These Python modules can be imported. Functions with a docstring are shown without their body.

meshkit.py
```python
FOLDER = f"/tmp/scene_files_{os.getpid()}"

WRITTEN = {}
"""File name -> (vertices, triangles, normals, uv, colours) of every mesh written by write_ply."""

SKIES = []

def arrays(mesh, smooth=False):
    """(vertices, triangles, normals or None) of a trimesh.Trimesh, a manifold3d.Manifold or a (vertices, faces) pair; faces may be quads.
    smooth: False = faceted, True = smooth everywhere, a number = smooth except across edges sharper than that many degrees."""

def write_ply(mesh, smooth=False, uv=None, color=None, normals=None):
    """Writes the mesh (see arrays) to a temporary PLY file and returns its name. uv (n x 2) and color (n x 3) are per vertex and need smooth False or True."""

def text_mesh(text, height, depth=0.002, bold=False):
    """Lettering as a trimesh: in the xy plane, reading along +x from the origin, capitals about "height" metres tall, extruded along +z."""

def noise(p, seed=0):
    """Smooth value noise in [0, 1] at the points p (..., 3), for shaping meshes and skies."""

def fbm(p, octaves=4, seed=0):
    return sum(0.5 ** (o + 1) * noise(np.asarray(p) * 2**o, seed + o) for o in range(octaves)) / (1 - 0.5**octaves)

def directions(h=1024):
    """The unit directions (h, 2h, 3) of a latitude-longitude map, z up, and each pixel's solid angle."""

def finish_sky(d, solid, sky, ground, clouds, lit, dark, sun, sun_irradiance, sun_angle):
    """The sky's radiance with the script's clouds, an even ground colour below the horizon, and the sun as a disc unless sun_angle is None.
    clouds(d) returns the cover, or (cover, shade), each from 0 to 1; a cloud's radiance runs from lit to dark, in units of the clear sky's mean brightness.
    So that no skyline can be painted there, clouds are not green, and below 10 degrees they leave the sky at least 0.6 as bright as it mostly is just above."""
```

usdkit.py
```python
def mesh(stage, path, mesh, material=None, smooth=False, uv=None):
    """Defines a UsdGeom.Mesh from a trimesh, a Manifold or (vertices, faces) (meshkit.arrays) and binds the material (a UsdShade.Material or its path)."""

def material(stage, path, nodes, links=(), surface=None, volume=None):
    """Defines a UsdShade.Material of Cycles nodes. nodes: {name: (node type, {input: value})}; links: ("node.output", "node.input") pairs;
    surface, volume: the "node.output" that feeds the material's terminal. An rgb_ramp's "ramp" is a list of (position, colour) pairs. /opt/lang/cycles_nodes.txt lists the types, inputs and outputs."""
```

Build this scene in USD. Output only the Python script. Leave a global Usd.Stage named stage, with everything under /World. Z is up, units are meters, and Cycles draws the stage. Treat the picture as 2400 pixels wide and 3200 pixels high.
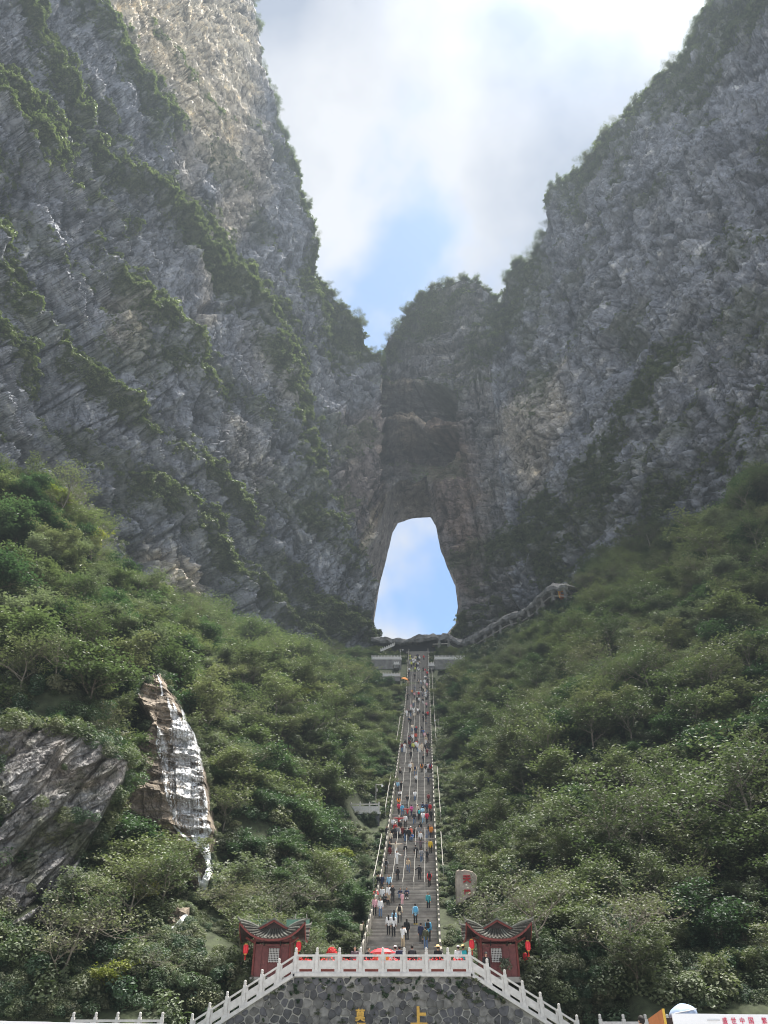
import math, random
import numpy as np
import trimesh, usdkit
from scipy.interpolate import PchipInterpolator, RBFInterpolator
from scipy.spatial import cKDTree, Voronoi
from pxr import Usd, UsdGeom, UsdLux, UsdShade, Gf, Sdf, Vt

stage = Usd.Stage.CreateInMemory()
UsdGeom.SetStageUpAxis(stage, UsdGeom.Tokens.z)
UsdGeom.SetStageMetersPerUnit(stage, 1.0)
UsdGeom.Xform.Define(stage, '/World')
UsdGeom.Scope.Define(stage, '/World/Looks')
rng = np.random.default_rng(7)
from scipy.ndimage import map_coordinates
_TAB = np.random.default_rng(99).random((64, 64, 64)).astype(np.float32)
def noise(p, seed=0):
    # smooth value noise in [0, 1]
    p = np.asarray(p, np.float32) + np.float32(seed) * np.array([17.13, 5.71, 29.37], np.float32)
    i = np.floor(p); t = p - i; t = t * t * (3 - 2 * t)
    return map_coordinates(_TAB, np.moveaxis(i + t, -1, 0), order=1, mode='grid-wrap', prefilter=False)
def fbm(p, octaves=4, seed=0):
    p = np.asarray(p, np.float32)
    return sum(0.5 ** (o + 1) * noise(p * 2 ** o + o * 3.7, seed + o) for o in range(octaves)) / (1 - 0.5 ** octaves)

# ---------------------------------------------------------------- camera, sky, sun, exposure
FPX, PITCH, EYE = 2300.0, math.radians(34.3), 1.7
CP, SP = math.cos(PITCH), math.sin(PITCH)
cam = UsdGeom.Camera.Define(stage, '/World/camera')
cam.AddTranslateOp().Set((0, 0, EYE))
cam.AddRotateXOp().Set(90 + math.degrees(PITCH))
cam.CreateFocalLengthAttr(23.0)
cam.CreateHorizontalApertureAttr(24.0)
cam.CreateVerticalApertureAttr(32.0)
cam.CreateClippingRangeAttr((0.1, 3000))
cam.CreateExposureAttr(2.2)

SUN_AZ, SUN_EL = math.radians(46), math.radians(72)
sun = UsdLux.DistantLight.Define(stage, '/World/sun')
sun.AddRotateXYZOp().Set((90 - math.degrees(SUN_EL), 0, 180 - math.degrees(SUN_AZ)))
sun.CreateIntensityAttr(0.85)
sun.CreateAngleAttr(20.0)
sun.CreateColorAttr((1.0, 0.95, 0.88))
sun.CreateNormalizeAttr(True)

def ray(px, py):
    """direction (x right, y forward, z up) through a point of the 2400 x 3200 picture"""
    x = (np.asarray(px, float) - 1200) / FPX
    u = (1600 - np.asarray(py, float)) / FPX
    return np.stack([x, CP - SP * u, SP + CP * u], -1)

def at(px, py, y):
    r = ray(px, py)
    return r * (y / r[..., 1])[..., None] + np.array([0, 0, EYE]) if np.ndim(px) else r * (y / r[1]) + np.array([0, 0, EYE])

def proj(p):
    p = np.asarray(p, float) - np.array([0, 0, EYE])
    c = p[..., 1] * CP + p[..., 2] * SP
    u = -p[..., 1] * SP + p[..., 2] * CP
    return 1200 + FPX * p[..., 0] / c, 1600 - FPX * u / c

K = 2400 / 1659.0     # notes were taken on a 1659 px wide print of the picture
def kk(pts): return np.asarray(pts, float) * K
def unit(px, py):
    r = ray(px, py); return r / np.linalg.norm(r)

sky = UsdLux.DomeLight.Define(stage, '/World/sky')
sky.GetPrim().SetCustomDataByKey('kind', 'structure')
def blob(nodes, links, i, px, py, size, vec):
    nodes[f'd{i}'] = ('vector_math', {'math_type': 'dot_product', 'vector2': unit(px, py)})
    links += [(vec, f'd{i}.vector1')]
    nodes[f'r{i}'] = ('map_range', {'range_type': 'smoothstep', 'from_min': math.cos(size * 1.6), 'from_max': 1.0, 'to_min': 0.0, 'to_max': 1.0, 'clamp': True})
    links += [(f'd{i}.value', f'r{i}.value')]
    return f'r{i}.result'
sn = {'sky': ('sky_texture', {'sky_type': 'single_scattering', 'sun_disc': False, 'sun_elevation': SUN_EL, 'sun_rotation': SUN_AZ, 'air_density': 1.0, 'aerosol_density': 0.6, 'ozone_density': 1.6}),
      'tc': ('texture_coordinate', {}),
      'map': ('mapping', {'scale': (1.0, 1.0, .8), 'location': (3.1, 0.4, 1.7)}),
      'n1': ('noise_texture', {'scale': 5.5, 'detail': 7.0, 'roughness': 0.5, 'distortion': 0.0}),
      'n2': ('noise_texture', {'scale': 3.2, 'detail': 6.0, 'roughness': 0.48, 'distortion': 0.0})}
sl = [('tc.generated', 'map.vector'), ('map.vector', 'n1.vector'), ('map.vector', 'n2.vector')]
# gaps of blue between the clouds: (px, py, radius, weight); a negative weight is a thicker bank
GAPS = [(1190, 690, .08, .42), (1250, 550, .06, .2), (1380, 370, .08, .12), (1340, 160, .09, .2), (1110, 980, .12, .5), (1190, 1090, .08, .2), (1320, 1780, .10, .6), (1400, 1890, .08, .45), (1160, 1900, .07, -.4), (950, 300, .16, -.22), (1450, 780, .12, -.22), (960, 700, .08, -.15), (1800, 250, .18, -.2)]
acc = None
for i, (gx, gy, gs, gw) in enumerate(GAPS):
    out = blob(sn, sl, i, gx, gy, gs, 'tc.generated')
    sn[f'm{i}'] = ('math', {'math_type': 'multiply_add', 'value2': gw, 'value3': 0.0})
    sl += [(out, f'm{i}.value1')]
    if acc: sl += [(acc, f'm{i}.value3')]
    acc = f'm{i}.value'
sn['cov'] = ('math', {'math_type': 'multiply_add', 'value2': 3.1, 'value3': -.74})
sn['sub'] = ('math', {'math_type': 'subtract'})
sn['fac'] = ('map_range', {'range_type': 'smoothstep', 'from_min': 0.0, 'from_max': 0.85, 'to_min': 0.05, 'to_max': 1.0, 'clamp': True})
sn['shade'] = ('rgb_ramp', {'ramp': [(0.38, (1.1, 1.26, 1.55)), (0.48, (1.6, 1.7, 1.9)), (0.58, (2.05, 2.1, 2.2))]})
sn['skyb'] = ('mix', {'mix_type': 'multiply', 'fac': 1.0, 'color2': (.46, .52, .54)})
sn['mix'] = ('mix', {'mix_type': 'mix'})
sn['dsun'] = ('vector_math', {'math_type': 'dot_product', 'vector2': (math.sin(SUN_AZ) * math.cos(SUN_EL), math.cos(SUN_AZ) * math.cos(SUN_EL), math.sin(SUN_EL))})
sn['veil0'] = ('map_range', {'from_min': math.cos(math.radians(20)), 'from_max': 1.0, 'to_min': 0.0, 'to_max': 1.0, 'clamp': True})
sn['veilp'] = ('math', {'math_type': 'power', 'value2': 2.6})
sn['veil'] = ('math', {'math_type': 'multiply_add', 'value2': 1.3, 'value3': 1.0})
sn['glow'] = ('vector_math', {'math_type': 'scale'})
sn['bg'] = ('background_shader', {'strength': 0.085})
sl += [('n1.fac', 'cov.value1'), ('cov.value', 'sub.value1'), (acc, 'sub.value2'), ('sub.value', 'fac.value'), ('n2.fac', 'shade.fac'), ('fac.result', 'mix.fac'), ('sky.color', 'skyb.color1'), ('skyb.color', 'mix.color1'),
       ('tc.generated', 'dsun.vector1'), ('dsun.value', 'veil0.value'), ('veil0.result', 'veilp.value1'), ('veilp.value', 'veil.value1'), ('shade.color', 'glow.vector1'), ('veil.value', 'glow.scale'), ('glow.vector', 'mix.color2'), ('mix.color', 'bg.color')]
skym = usdkit.material(stage, '/World/Looks/sky', sn, sl, surface='bg.background')
UsdShade.MaterialBindingAPI.Apply(sky.GetPrim()).Bind(skym)

# ---------------------------------------------------------------- helpers
used = {}
def free(parent, name):
    n = used.get((parent, name), 0); used[(parent, name)] = n + 1
    return f'{parent}/{name}' if n == 0 else f'{parent}/{name}_{n:03d}'
def tag(p, label=None, cat=None, group=None, kind=None):
    p = p.GetPrim() if hasattr(p, 'GetPrim') else p
    for k, v in (('label', label), ('category', cat), ('group', group), ('kind', kind)):
        if v: p.SetCustomDataByKey(k, v)
    return p
def obj(name, mesh, mat, parent=None, smooth=False, **t):
    par = str(parent.GetPath()) if parent is not None else '/World'
    m = usdkit.mesh(stage, free(par, name), mesh, LOOK[mat] if isinstance(mat, str) else mat, smooth=smooth)
    tag(m, **t)
    return m.GetPrim()
def thing(name, loc=(0, 0, 0), rz=0, sc=None, **t):
    x = UsdGeom.Xform.Define(stage, free('/World', name))
    x.AddTranslateOp().Set(tuple(float(v) for v in loc))
    if rz: x.AddRotateZOp().Set(float(rz))
    if sc is not None: x.AddScaleOp().Set(tuple(float(v) for v in np.broadcast_to(sc, 3)))
    tag(x, **t)
    return x.GetPrim()
def copyof(src, name, loc, rz=0, sc=1, **t):
    x = UsdGeom.Xform.Define(stage, free('/World', name))
    x.AddTranslateOp().Set(tuple(float(v) for v in loc)); x.AddRotateZOp().Set(float(rz)); x.AddScaleOp().Set(tuple(float(v) for v in np.broadcast_to(sc, 3)))
    p = x.GetPrim(); p.GetReferences().AddInternalReference(src); p.SetInstanceable(True)
    tag(p, **t)
    return p
def scatter(name, protos, pos, rz, sc, idx, mat_parent='/World', **t):
    """many small growing things as one instancer (stuff)"""
    pi = UsdGeom.PointInstancer.Define(stage, free('/World', name))
    root = pi.GetPath()
    rel = pi.CreatePrototypesRel()
    for i, q in enumerate(protos):
        c = stage.DefinePrim(f'{root}/growth/{str(q).split("/")[-1]}')
        c.GetReferences().AddInternalReference(q); rel.AddTarget(c.GetPath())
    pi.CreatePositionsAttr(Vt.Vec3fArray.FromNumpy(np.asarray(pos, np.float32)))
    a = np.asarray(rz) / 2
    pi.CreateOrientationsAttr(Vt.QuathArray([Gf.Quath(float(math.cos(v)), 0, 0, float(math.sin(v))) for v in a]))
    pi.CreateScalesAttr(Vt.Vec3fArray.FromNumpy(np.asarray(sc, np.float32)))
    pi.CreateProtoIndicesAttr(Vt.IntArray.FromNumpy(np.asarray(idx, np.int32)))
    tag(pi, kind='stuff', **t)
    return pi
def box(sx, sy, sz, c=(0, 0, 0)):
    m = trimesh.creation.box((sx, sy, sz)); m.apply_translation(c); return m
def beam(a, b, w, h, up=(0, 0, 1)):
    """a straight bar of section w x h from a to b"""
    a, b = np.asarray(a, float), np.asarray(b, float); d = b - a; L = np.linalg.norm(d); d /= L
    s = np.cross(d, up); s = s / np.linalg.norm(s) if np.linalg.norm(s) > 1e-6 else np.array([1.0, 0, 0]); u = np.cross(s, d)
    m = trimesh.creation.box((w, L, h)); T = np.eye(4); T[:3, 0], T[:3, 1], T[:3, 2], T[:3, 3] = s, d, u, (a + b) / 2
    m.apply_transform(T); return m
def tube(pts, radii, n=6):
    pts = np.asarray(pts, float); radii = np.broadcast_to(radii, len(pts)); V, F = [], []
    for i, p in enumerate(pts):
        d = pts[min(i + 1, len(pts) - 1)] - pts[max(i - 1, 0)]; d /= np.linalg.norm(d) + 1e-9
        s = np.cross(d, (0.3, 0.1, 1.0) if abs(d[2]) < .95 else (1.0, 0.2, 0)); s /= np.linalg.norm(s); u = np.cross(s, d)
        for k in range(n):
            a = 2 * math.pi * k / n; V.append(p + radii[i] * (math.cos(a) * s + math.sin(a) * u))
    for i in range(len(pts) - 1):
        for k in range(n):
            a, b, c, d = i * n + k, i * n + (k + 1) % n, (i + 1) * n + (k + 1) % n, (i + 1) * n + k
            F += [(a, c, b), (a, d, c)]
    for k in range(1, n - 1):
        F += [(0, k, k + 1)]; o = (len(pts) - 1) * n; F += [(o, o + k + 1, o + k)]
    return trimesh.Trimesh(np.array(V), np.array(F), process=False)
cat = trimesh.util.concatenate
def lathe(prof, n=16):
    return trimesh.creation.revolve(np.asarray(prof, float), sections=n)
def extrude(poly, depth):
    """xz outline -> plate facing -y, thickness depth towards +y"""
    from shapely.geometry import Polygon
    m = trimesh.creation.extrude_polygon(poly if hasattr(poly, 'exterior') else Polygon(poly), depth, engine='earcut')
    v = m.vertices.copy(); m.vertices = np.c_[v[:, 0], v[:, 2], v[:, 1]]; m.invert(); return m
def segdist(p, a, b):
    ab = b - a; t = np.clip(((p - a) @ ab) / max(ab @ ab, 1e-9), 0, 1); q = a + t[..., None] * ab
    return np.linalg.norm(p - q, axis=-1), t
def polydist(p, pts):
    """distance to a polyline and which side (positive: right of its direction as seen in the picture)"""
    best, side = np.full(p.shape[:-1], 1e9), np.zeros(p.shape[:-1])
    for a, b in zip(pts[:-1], pts[1:]):
        d, _ = segdist(p, a, b); m = d < best; ab = b - a
        best[m] = d[m]; side[m] = np.sign((ab[0] * (p[..., 1] - a[1]) - ab[1] * (p[..., 0] - a[0])))[m]
    return best, side
def inside(p, poly):
    x, y = p[..., 0], p[..., 1]; r = np.zeros(x.shape, bool)
    for (x0, y0), (x1, y1) in zip(poly, np.roll(poly, -1, 0)):
        c = ((y0 > y) != (y1 > y)); r ^= c & (x < (x1 - x0) * (y - y0) / ((y1 - y0) or 1e-9) + x0)
    return r
def grid_faces(n, m, keep=None):
    i, j = np.meshgrid(np.arange(n - 1), np.arange(m - 1), indexing='ij'); a = i * m + j
    q = np.stack([a, a + m, a + m + 1, a + 1], -1).reshape(-1, 4)
    if keep is not None: q = q[keep.reshape(-1)]
    return np.vstack([q[:, [0, 1, 2]], q[:, [0, 2, 3]]])
def compact(v, f):
    u, inv = np.unique(f, return_inverse=True); return v[u], inv.reshape(f.shape), u
def primvar(prim, name, arr):
    UsdGeom.PrimvarsAPI(prim).CreatePrimvar(name, Sdf.ValueTypeNames.Color3fArray, 'vertex').Set(Vt.Vec3fArray.FromNumpy(np.asarray(arr, np.float32)))

# ---------------------------------------------------------------- materials
LOOK = {}
def mat(name, nodes, links, surface='p.BSDF', **k):
    LOOK[name] = usdkit.material(stage, '/World/Looks/' + name, nodes, links, surface=surface, **k); return LOOK[name]
def plain(name, col, rough=.6, var=.15, scale=6.0, bump=0.0, spec=.4, metal=0.0):
    c = np.array(col)
    nodes = {'tc': ('texture_coordinate', {}), 'n': ('noise_texture', {'scale': scale, 'detail': 5.0, 'roughness': .6}),
             'r': ('rgb_ramp', {'ramp': [(.3, c * (1 - var)), (.7, np.minimum(c * (1 + var), 1))]}),
             'p': ('principled_bsdf', {'roughness': rough, 'specular_ior_level': spec, 'metallic': metal})}
    links = [('tc.object', 'n.vector'), ('n.fac', 'r.fac'), ('r.color', 'p.base_color')]
    if bump:
        nodes['b'] = ('bump', {'strength': bump, 'distance': .02}); links += [('n.fac', 'b.height'), ('b.normal', 'p.normal')]
    return mat(name, nodes, links)
def rock_material(name, dark, mid, light, tilt, scale, veg=True, brown=(.20, .15, .12), pale=(.60, .50, .345), moss=(.075, .085, .04), cdark=.45):
    """weathered limestone: beds and joints tilted by `tilt` in the plane of the wall, streaks, pale scars, moss, painted crack shade"""
    nodes = {'g': ('geometry', {}), 'rot': ('mapping', {'rotation': (0, tilt, 0)}), 'mp': ('mapping', {'scale': (1.0, .8, .30)}), 'mb': ('mapping', {'scale': (.30, .35, 1.0)}), 'mv': ('mapping', {'scale': (1.0, 1.0, .12)}),
             'n1': ('noise_texture', {'scale': scale, 'detail': 9.0, 'roughness': .68, 'distortion': .5}),
             'nb': ('noise_texture', {'scale': scale * 1.6, 'detail': 8.0, 'roughness': .7, 'distortion': .6}),
             'nv': ('noise_texture', {'scale': scale * .9, 'detail': 6.0, 'roughness': .65, 'distortion': .2}),
             'n2': ('noise_texture', {'scale': scale * .12, 'detail': 6.0, 'roughness': .6}),
             'n3': ('noise_texture', {'scale': scale * 5, 'detail': 6.0, 'roughness': .7}),
             'r1': ('rgb_ramp', {'ramp': [(.34, dark), (.45, mid), (.56, mid), (.68, light)]}),
             'rb': ('rgb_ramp', {'ramp': [(.32, (.55, .55, .57)), (.5, (1, 1, 1)), (.7, (1.3, 1.28, 1.25))]}),
             'rv': ('rgb_ramp', {'ramp': [(.37, (.45, .45, .46)), (.48, (1, 1, 1)), (.60, (1, 1, 1)), (.68, (1.6, 1.57, 1.5))]}),
             'r2': ('rgb_ramp', {'ramp': [(.3, (.66, .66, .70)), (.5, (1, 1, 1)), (.72, (1.15, 1.14, 1.12))]}),
             'r3': ('rgb_ramp', {'ramp': [(.3, (.70, .70, .70)), (.65, (1.12, 1.12, 1.12))]}),
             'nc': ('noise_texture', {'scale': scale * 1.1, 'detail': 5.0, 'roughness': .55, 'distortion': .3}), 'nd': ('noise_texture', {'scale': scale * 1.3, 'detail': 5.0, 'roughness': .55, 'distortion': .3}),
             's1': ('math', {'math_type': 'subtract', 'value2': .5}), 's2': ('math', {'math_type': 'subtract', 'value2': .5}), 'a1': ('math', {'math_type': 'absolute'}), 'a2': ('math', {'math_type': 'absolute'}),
             'k1': ('map_range', {'from_min': 0.0, 'from_max': .022, 'to_min': cdark, 'to_max': 1.0, 'clamp': True}), 'k2': ('map_range', {'from_min': 0.0, 'from_max': .016, 'to_min': cdark, 'to_max': 1.0, 'clamp': True}),  # thin noise lines darkened: the shade of cracks painted into the colour
             'kk': ('math', {'math_type': 'multiply'}), 'hh': ('math', {'math_type': 'multiply_add', 'value2': .8}),
             'm1': ('mix', {'mix_type': 'multiply', 'fac': .8}), 'm2': ('mix', {'mix_type': 'multiply', 'fac': .8}), 'm3': ('mix', {'mix_type': 'multiply', 'fac': .8}), 'm4': ('mix', {'mix_type': 'multiply', 'fac': .8}),
             'm5': ('mix', {'mix_type': 'multiply', 'fac': .85}), 'kc': ('combine_color', {'color_type': 'rgb'}),
             'p': ('principled_bsdf', {'roughness': .82, 'specular_ior_level': .25}),
             'b': ('bump', {'strength': .7, 'distance': .4})}
    links = [('g.position', 'rot.vector'), ('rot.vector', 'mp.vector'), ('rot.vector', 'mb.vector'), ('g.position', 'mv.vector'), ('mp.vector', 'n1.vector'), ('mb.vector', 'nb.vector'), ('mv.vector', 'nv.vector'), ('g.position', 'n2.vector'), ('g.position', 'n3.vector'),
             ('n1.fac', 'r1.fac'), ('nb.fac', 'rb.fac'), ('nv.fac', 'rv.fac'), ('n2.fac', 'r2.fac'), ('n3.fac', 'r3.fac'),
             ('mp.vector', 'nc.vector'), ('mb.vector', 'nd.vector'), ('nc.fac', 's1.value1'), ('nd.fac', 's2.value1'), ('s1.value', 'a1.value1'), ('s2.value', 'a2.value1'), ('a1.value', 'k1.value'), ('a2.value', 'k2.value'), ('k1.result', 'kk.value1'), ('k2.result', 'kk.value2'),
             ('r1.color', 'm1.color1'), ('rb.color', 'm1.color2'), ('m1.color', 'm2.color1'), ('rv.color', 'm2.color2'), ('m2.color', 'm3.color1'), ('r2.color', 'm3.color2'), ('m3.color', 'm4.color1'), ('r3.color', 'm4.color2'),
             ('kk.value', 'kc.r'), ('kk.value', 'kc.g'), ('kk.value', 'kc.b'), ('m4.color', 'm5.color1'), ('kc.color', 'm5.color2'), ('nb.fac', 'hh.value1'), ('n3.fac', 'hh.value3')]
    nodes |= {'se': ('attribute', {'attribute': 'seam_shade'}), 'sm': ('mix', {'mix_type': 'multiply', 'fac': 1.0})} if veg else {}  # multiplies the painted groove shade into the rock colour
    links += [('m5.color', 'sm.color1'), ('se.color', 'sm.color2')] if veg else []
    last = 'sm.color' if veg else 'm5.color'
    if veg:
        nodes |= {'at': ('attribute', {'attribute': 'mask'}), 'sep': ('separate_color', {'color_type': 'rgb'}),
                  'bm': ('mix', {'mix_type': 'mix'}), 'bc': ('mix', {'mix_type': 'multiply', 'fac': 1.0, 'color2': np.array(brown) / .2}),
                  'pm': ('mix', {'mix_type': 'mix'}), 'pc': ('mix', {'mix_type': 'multiply', 'fac': 1.0, 'color2': np.array(pale) / .24}),
                  'vm': ('mix', {'mix_type': 'mix'}), 'vr': ('rgb_ramp', {'ramp': [(.35, np.array(moss) * .6), (.65, np.array(moss) * 1.5)]})}
        links += [('at.color', 'sep.color'), (last, 'bm.color1'), (last, 'bc.color1'), ('bc.color', 'bm.color2'), ('sep.b', 'bm.fac'),
                  ('bm.color', 'pm.color1'), (last, 'pc.color1'), ('pc.color', 'pm.color2'), ('sep.g', 'pm.fac'),
                  ('pm.color', 'vm.color1'), ('n3.fac', 'vr.fac'), ('vr.color', 'vm.color2'), ('sep.r', 'vm.fac')]
        last = 'vm.color'
    links += [(last, 'p.base_color'), ('hh.value', 'b.height'), ('b.normal', 'p.normal')]
    return mat(name, nodes, links)
_rk = ((.075, .080, .093), (.275, .289, .322), (.62, .62, .62))
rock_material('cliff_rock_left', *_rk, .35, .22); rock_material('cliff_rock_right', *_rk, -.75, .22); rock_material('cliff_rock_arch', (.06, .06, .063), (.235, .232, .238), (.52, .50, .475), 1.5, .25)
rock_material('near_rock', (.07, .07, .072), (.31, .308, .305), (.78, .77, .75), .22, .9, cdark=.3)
rock_material('wet_rock', (.085, .068, .05), (.26, .215, .165), (.44, .38, .31), 1.45, .9, veg=False, cdark=.5)

def leaf_material(name, a, b, c):
    """leaf colour varies from tree to tree and from spray to spray"""
    nodes = {'oi': ('object_info', {}), 'g': ('geometry', {}), 'n': ('noise_texture', {'scale': .55, 'detail': 4.0, 'roughness': .7}),
             'ad': ('math', {'math_type': 'multiply_add', 'value2': .55, 'value3': 0.0}), 'ad2': ('math', {'math_type': 'multiply_add', 'value2': .6, 'value3': -.05}),
             'r': ('rgb_ramp', {'ramp': [(.12, a), (.5, b), (.88, c)]}),
             'd': ('principled_bsdf', {'roughness': .5, 'specular_ior_level': .35}), 't': ('translucent_bsdf', {}), 'x': ('mix_closure', {'fac': .28}),
             'tcol': ('mix', {'mix_type': 'multiply', 'fac': 1.0, 'color2': (1.1, 1.3, .7)})}
    links = [('g.position', 'n.vector'), ('oi.random', 'ad2.value1'), ('n.fac', 'ad.value1'), ('ad2.value', 'ad.value3'), ('ad.value', 'r.fac'),
             ('r.color', 'd.base_color'), ('r.color', 'tcol.color1'), ('tcol.color', 't.color'), ('d.BSDF', 'x.closure1'), ('t.BSDF', 'x.closure2')]
    return mat(name, nodes, links, surface='x.closure')
leaf_material('leaf_dark', (0.032, 0.060, 0.036), (0.052, 0.092, 0.050), (0.09, 0.130, 0.068))
leaf_material('leaf_mid', (0.066, 0.094, 0.048), (0.104, 0.132, 0.070), (0.16, 0.176, 0.096))
leaf_material('leaf_olive', (0.080, 0.096, 0.058), (0.114, 0.132, 0.080), (0.17, 0.172, 0.108))
leaf_material('leaf_grey', (0.078, 0.093, 0.065), (0.124, 0.146, 0.102), (0.194, 0.217, 0.155))
leaf_material('leaf_yellow', (0.139, 0.171, 0.034), (0.232, 0.248, 0.054), (0.372, 0.341, 0.085))
leaf_material('leaf_cliff', (0.092, 0.115, 0.060), (0.15, 0.18, 0.092), (0.20, 0.225, 0.12))
plain('bark', (.10, .085, .065), .85, .35, 5.0)
plain('pale_bark', (.17, .15, .12), .85, .3, 5.0)
plain('soil', (.040, .050, .024), .95, .45, 1.5)

# ---------------------------------------------------------------- the mountain: one wall in plan (an amphitheatre), cut by its real skyline
def phitau(pts):
    r = ray(*kk(pts).T); return np.degrees(np.arctan2(r[:, 0], r[:, 1])), r[:, 2] / np.hypot(r[:, 0], r[:, 1])
SPLIT = -0.55
def d_plan(phi):
    l = PchipInterpolator([-75, -60, -45, -30, -20, -10, SPLIT], [150, 146, 152, 172, 192, 222, 246])(np.minimum(phi, SPLIT))
    r = PchipInterpolator([SPLIT, 3, 6, 9, 13, 20, 32, 50, 60, 75], [276, 277, 270, 262, 250, 225, 191, 174, 172, 175])(np.maximum(phi, SPLIT))
    return np.where(phi <= SPLIT, l, r)
top_l = [(548, -10), (556, 60), (566, 130), (577, 180), (590, 240), (612, 290), (632, 350), (650, 400), (662, 450), (672, 510), (684, 560), (690, 600), (716, 635), (745, 665), (765, 690), (780, 720), (797, 750), (812, 782)]
top_r = [(818, 778), (832, 745), (850, 715), (876, 685), (905, 650), (925, 625), (962, 610), (1000, 614), (1035, 622), (1062, 640), (1078, 652), (1095, 618), (1110, 590), (1150, 562), (1172, 535), (1186, 480), (1178, 440), (1190, 408),
         (1225, 392), (1262, 365), (1300, 318), (1335, 268), (1372, 225), (1405, 190), (1440, 165), (1472, 135), (1500, 95), (1520, 55), (1538, 20)]
pl, tl = phitau(top_l); pr, tr = phitau(top_r)
def tau_top(phi):
    o = np.argsort(pl); l = np.interp(phi, np.r_[-75, -35, -28, pl[o]], np.r_[2.95, 2.95, 2.8, tl[o]])
    o = np.argsort(pr); r = np.interp(phi, np.r_[pr[o], 54, 75], np.r_[tr[o], 2.05, 2.2])
    return np.where(phi <= SPLIT, l, r)
pb, tb = phitau([(-250, 1180), (0, 1240), (130, 1290), (260, 1380), (450, 1500), (640, 1540), (800, 1560), (1000, 1530), (1250, 1430), (1450, 1330), (1659, 1220), (1900, 1150)])
NC, NR, NB = 900, 520, 10
phi = np.linspace(-64, 62, NC)
phi[np.argmin(abs(phi - SPLIT))] = SPLIT
isplit = int(np.argmin(abs(phi - SPLIT)))
T0, T1 = np.arctan(np.interp(phi, pb, tb)), np.arctan(tau_top(phi) * (1 + .012 * (fbm(np.c_[phi * 1.7, phi * 0, phi * 0], 4, 5) - .5)))
w = np.linspace(0, 1, NR)
tau = np.tan(T0[:, None] + (T1 - T0)[:, None] * w)
PH = np.broadcast_to(phi[:, None], tau.shape)
_zz = tau * 250.0
PH = PH + (1.5 * (fbm(np.stack([_zz / 34.0, 0 * _zz, 0 * _zz], -1), 4, 61) - .52)) * np.exp(-np.abs(PH - SPLIT) / 1.3) * np.clip((tau - .80) / .08, 0, 1)
lean = np.tan(np.radians(np.interp(phi, [-60, -20, SPLIT, SPLIT + .01, 8, 14, 60], [85.2, 84.5, 84, 88, 88, 83, 83])))[:, None]
z0 = 78.0
d0 = d_plan(np.broadcast_to(phi[:, None], tau.shape))
D = (d0 - z0 / lean) / (1 - tau / lean)
dirs = np.stack([np.sin(np.radians(PH)), np.cos(np.radians(PH)), tau], -1)
P = dirs * D[..., None] + np.array([0, 0, EYE])
px, py = proj(P); Q = np.stack([px, py], -1) / K       # in the notes' pixels

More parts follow.
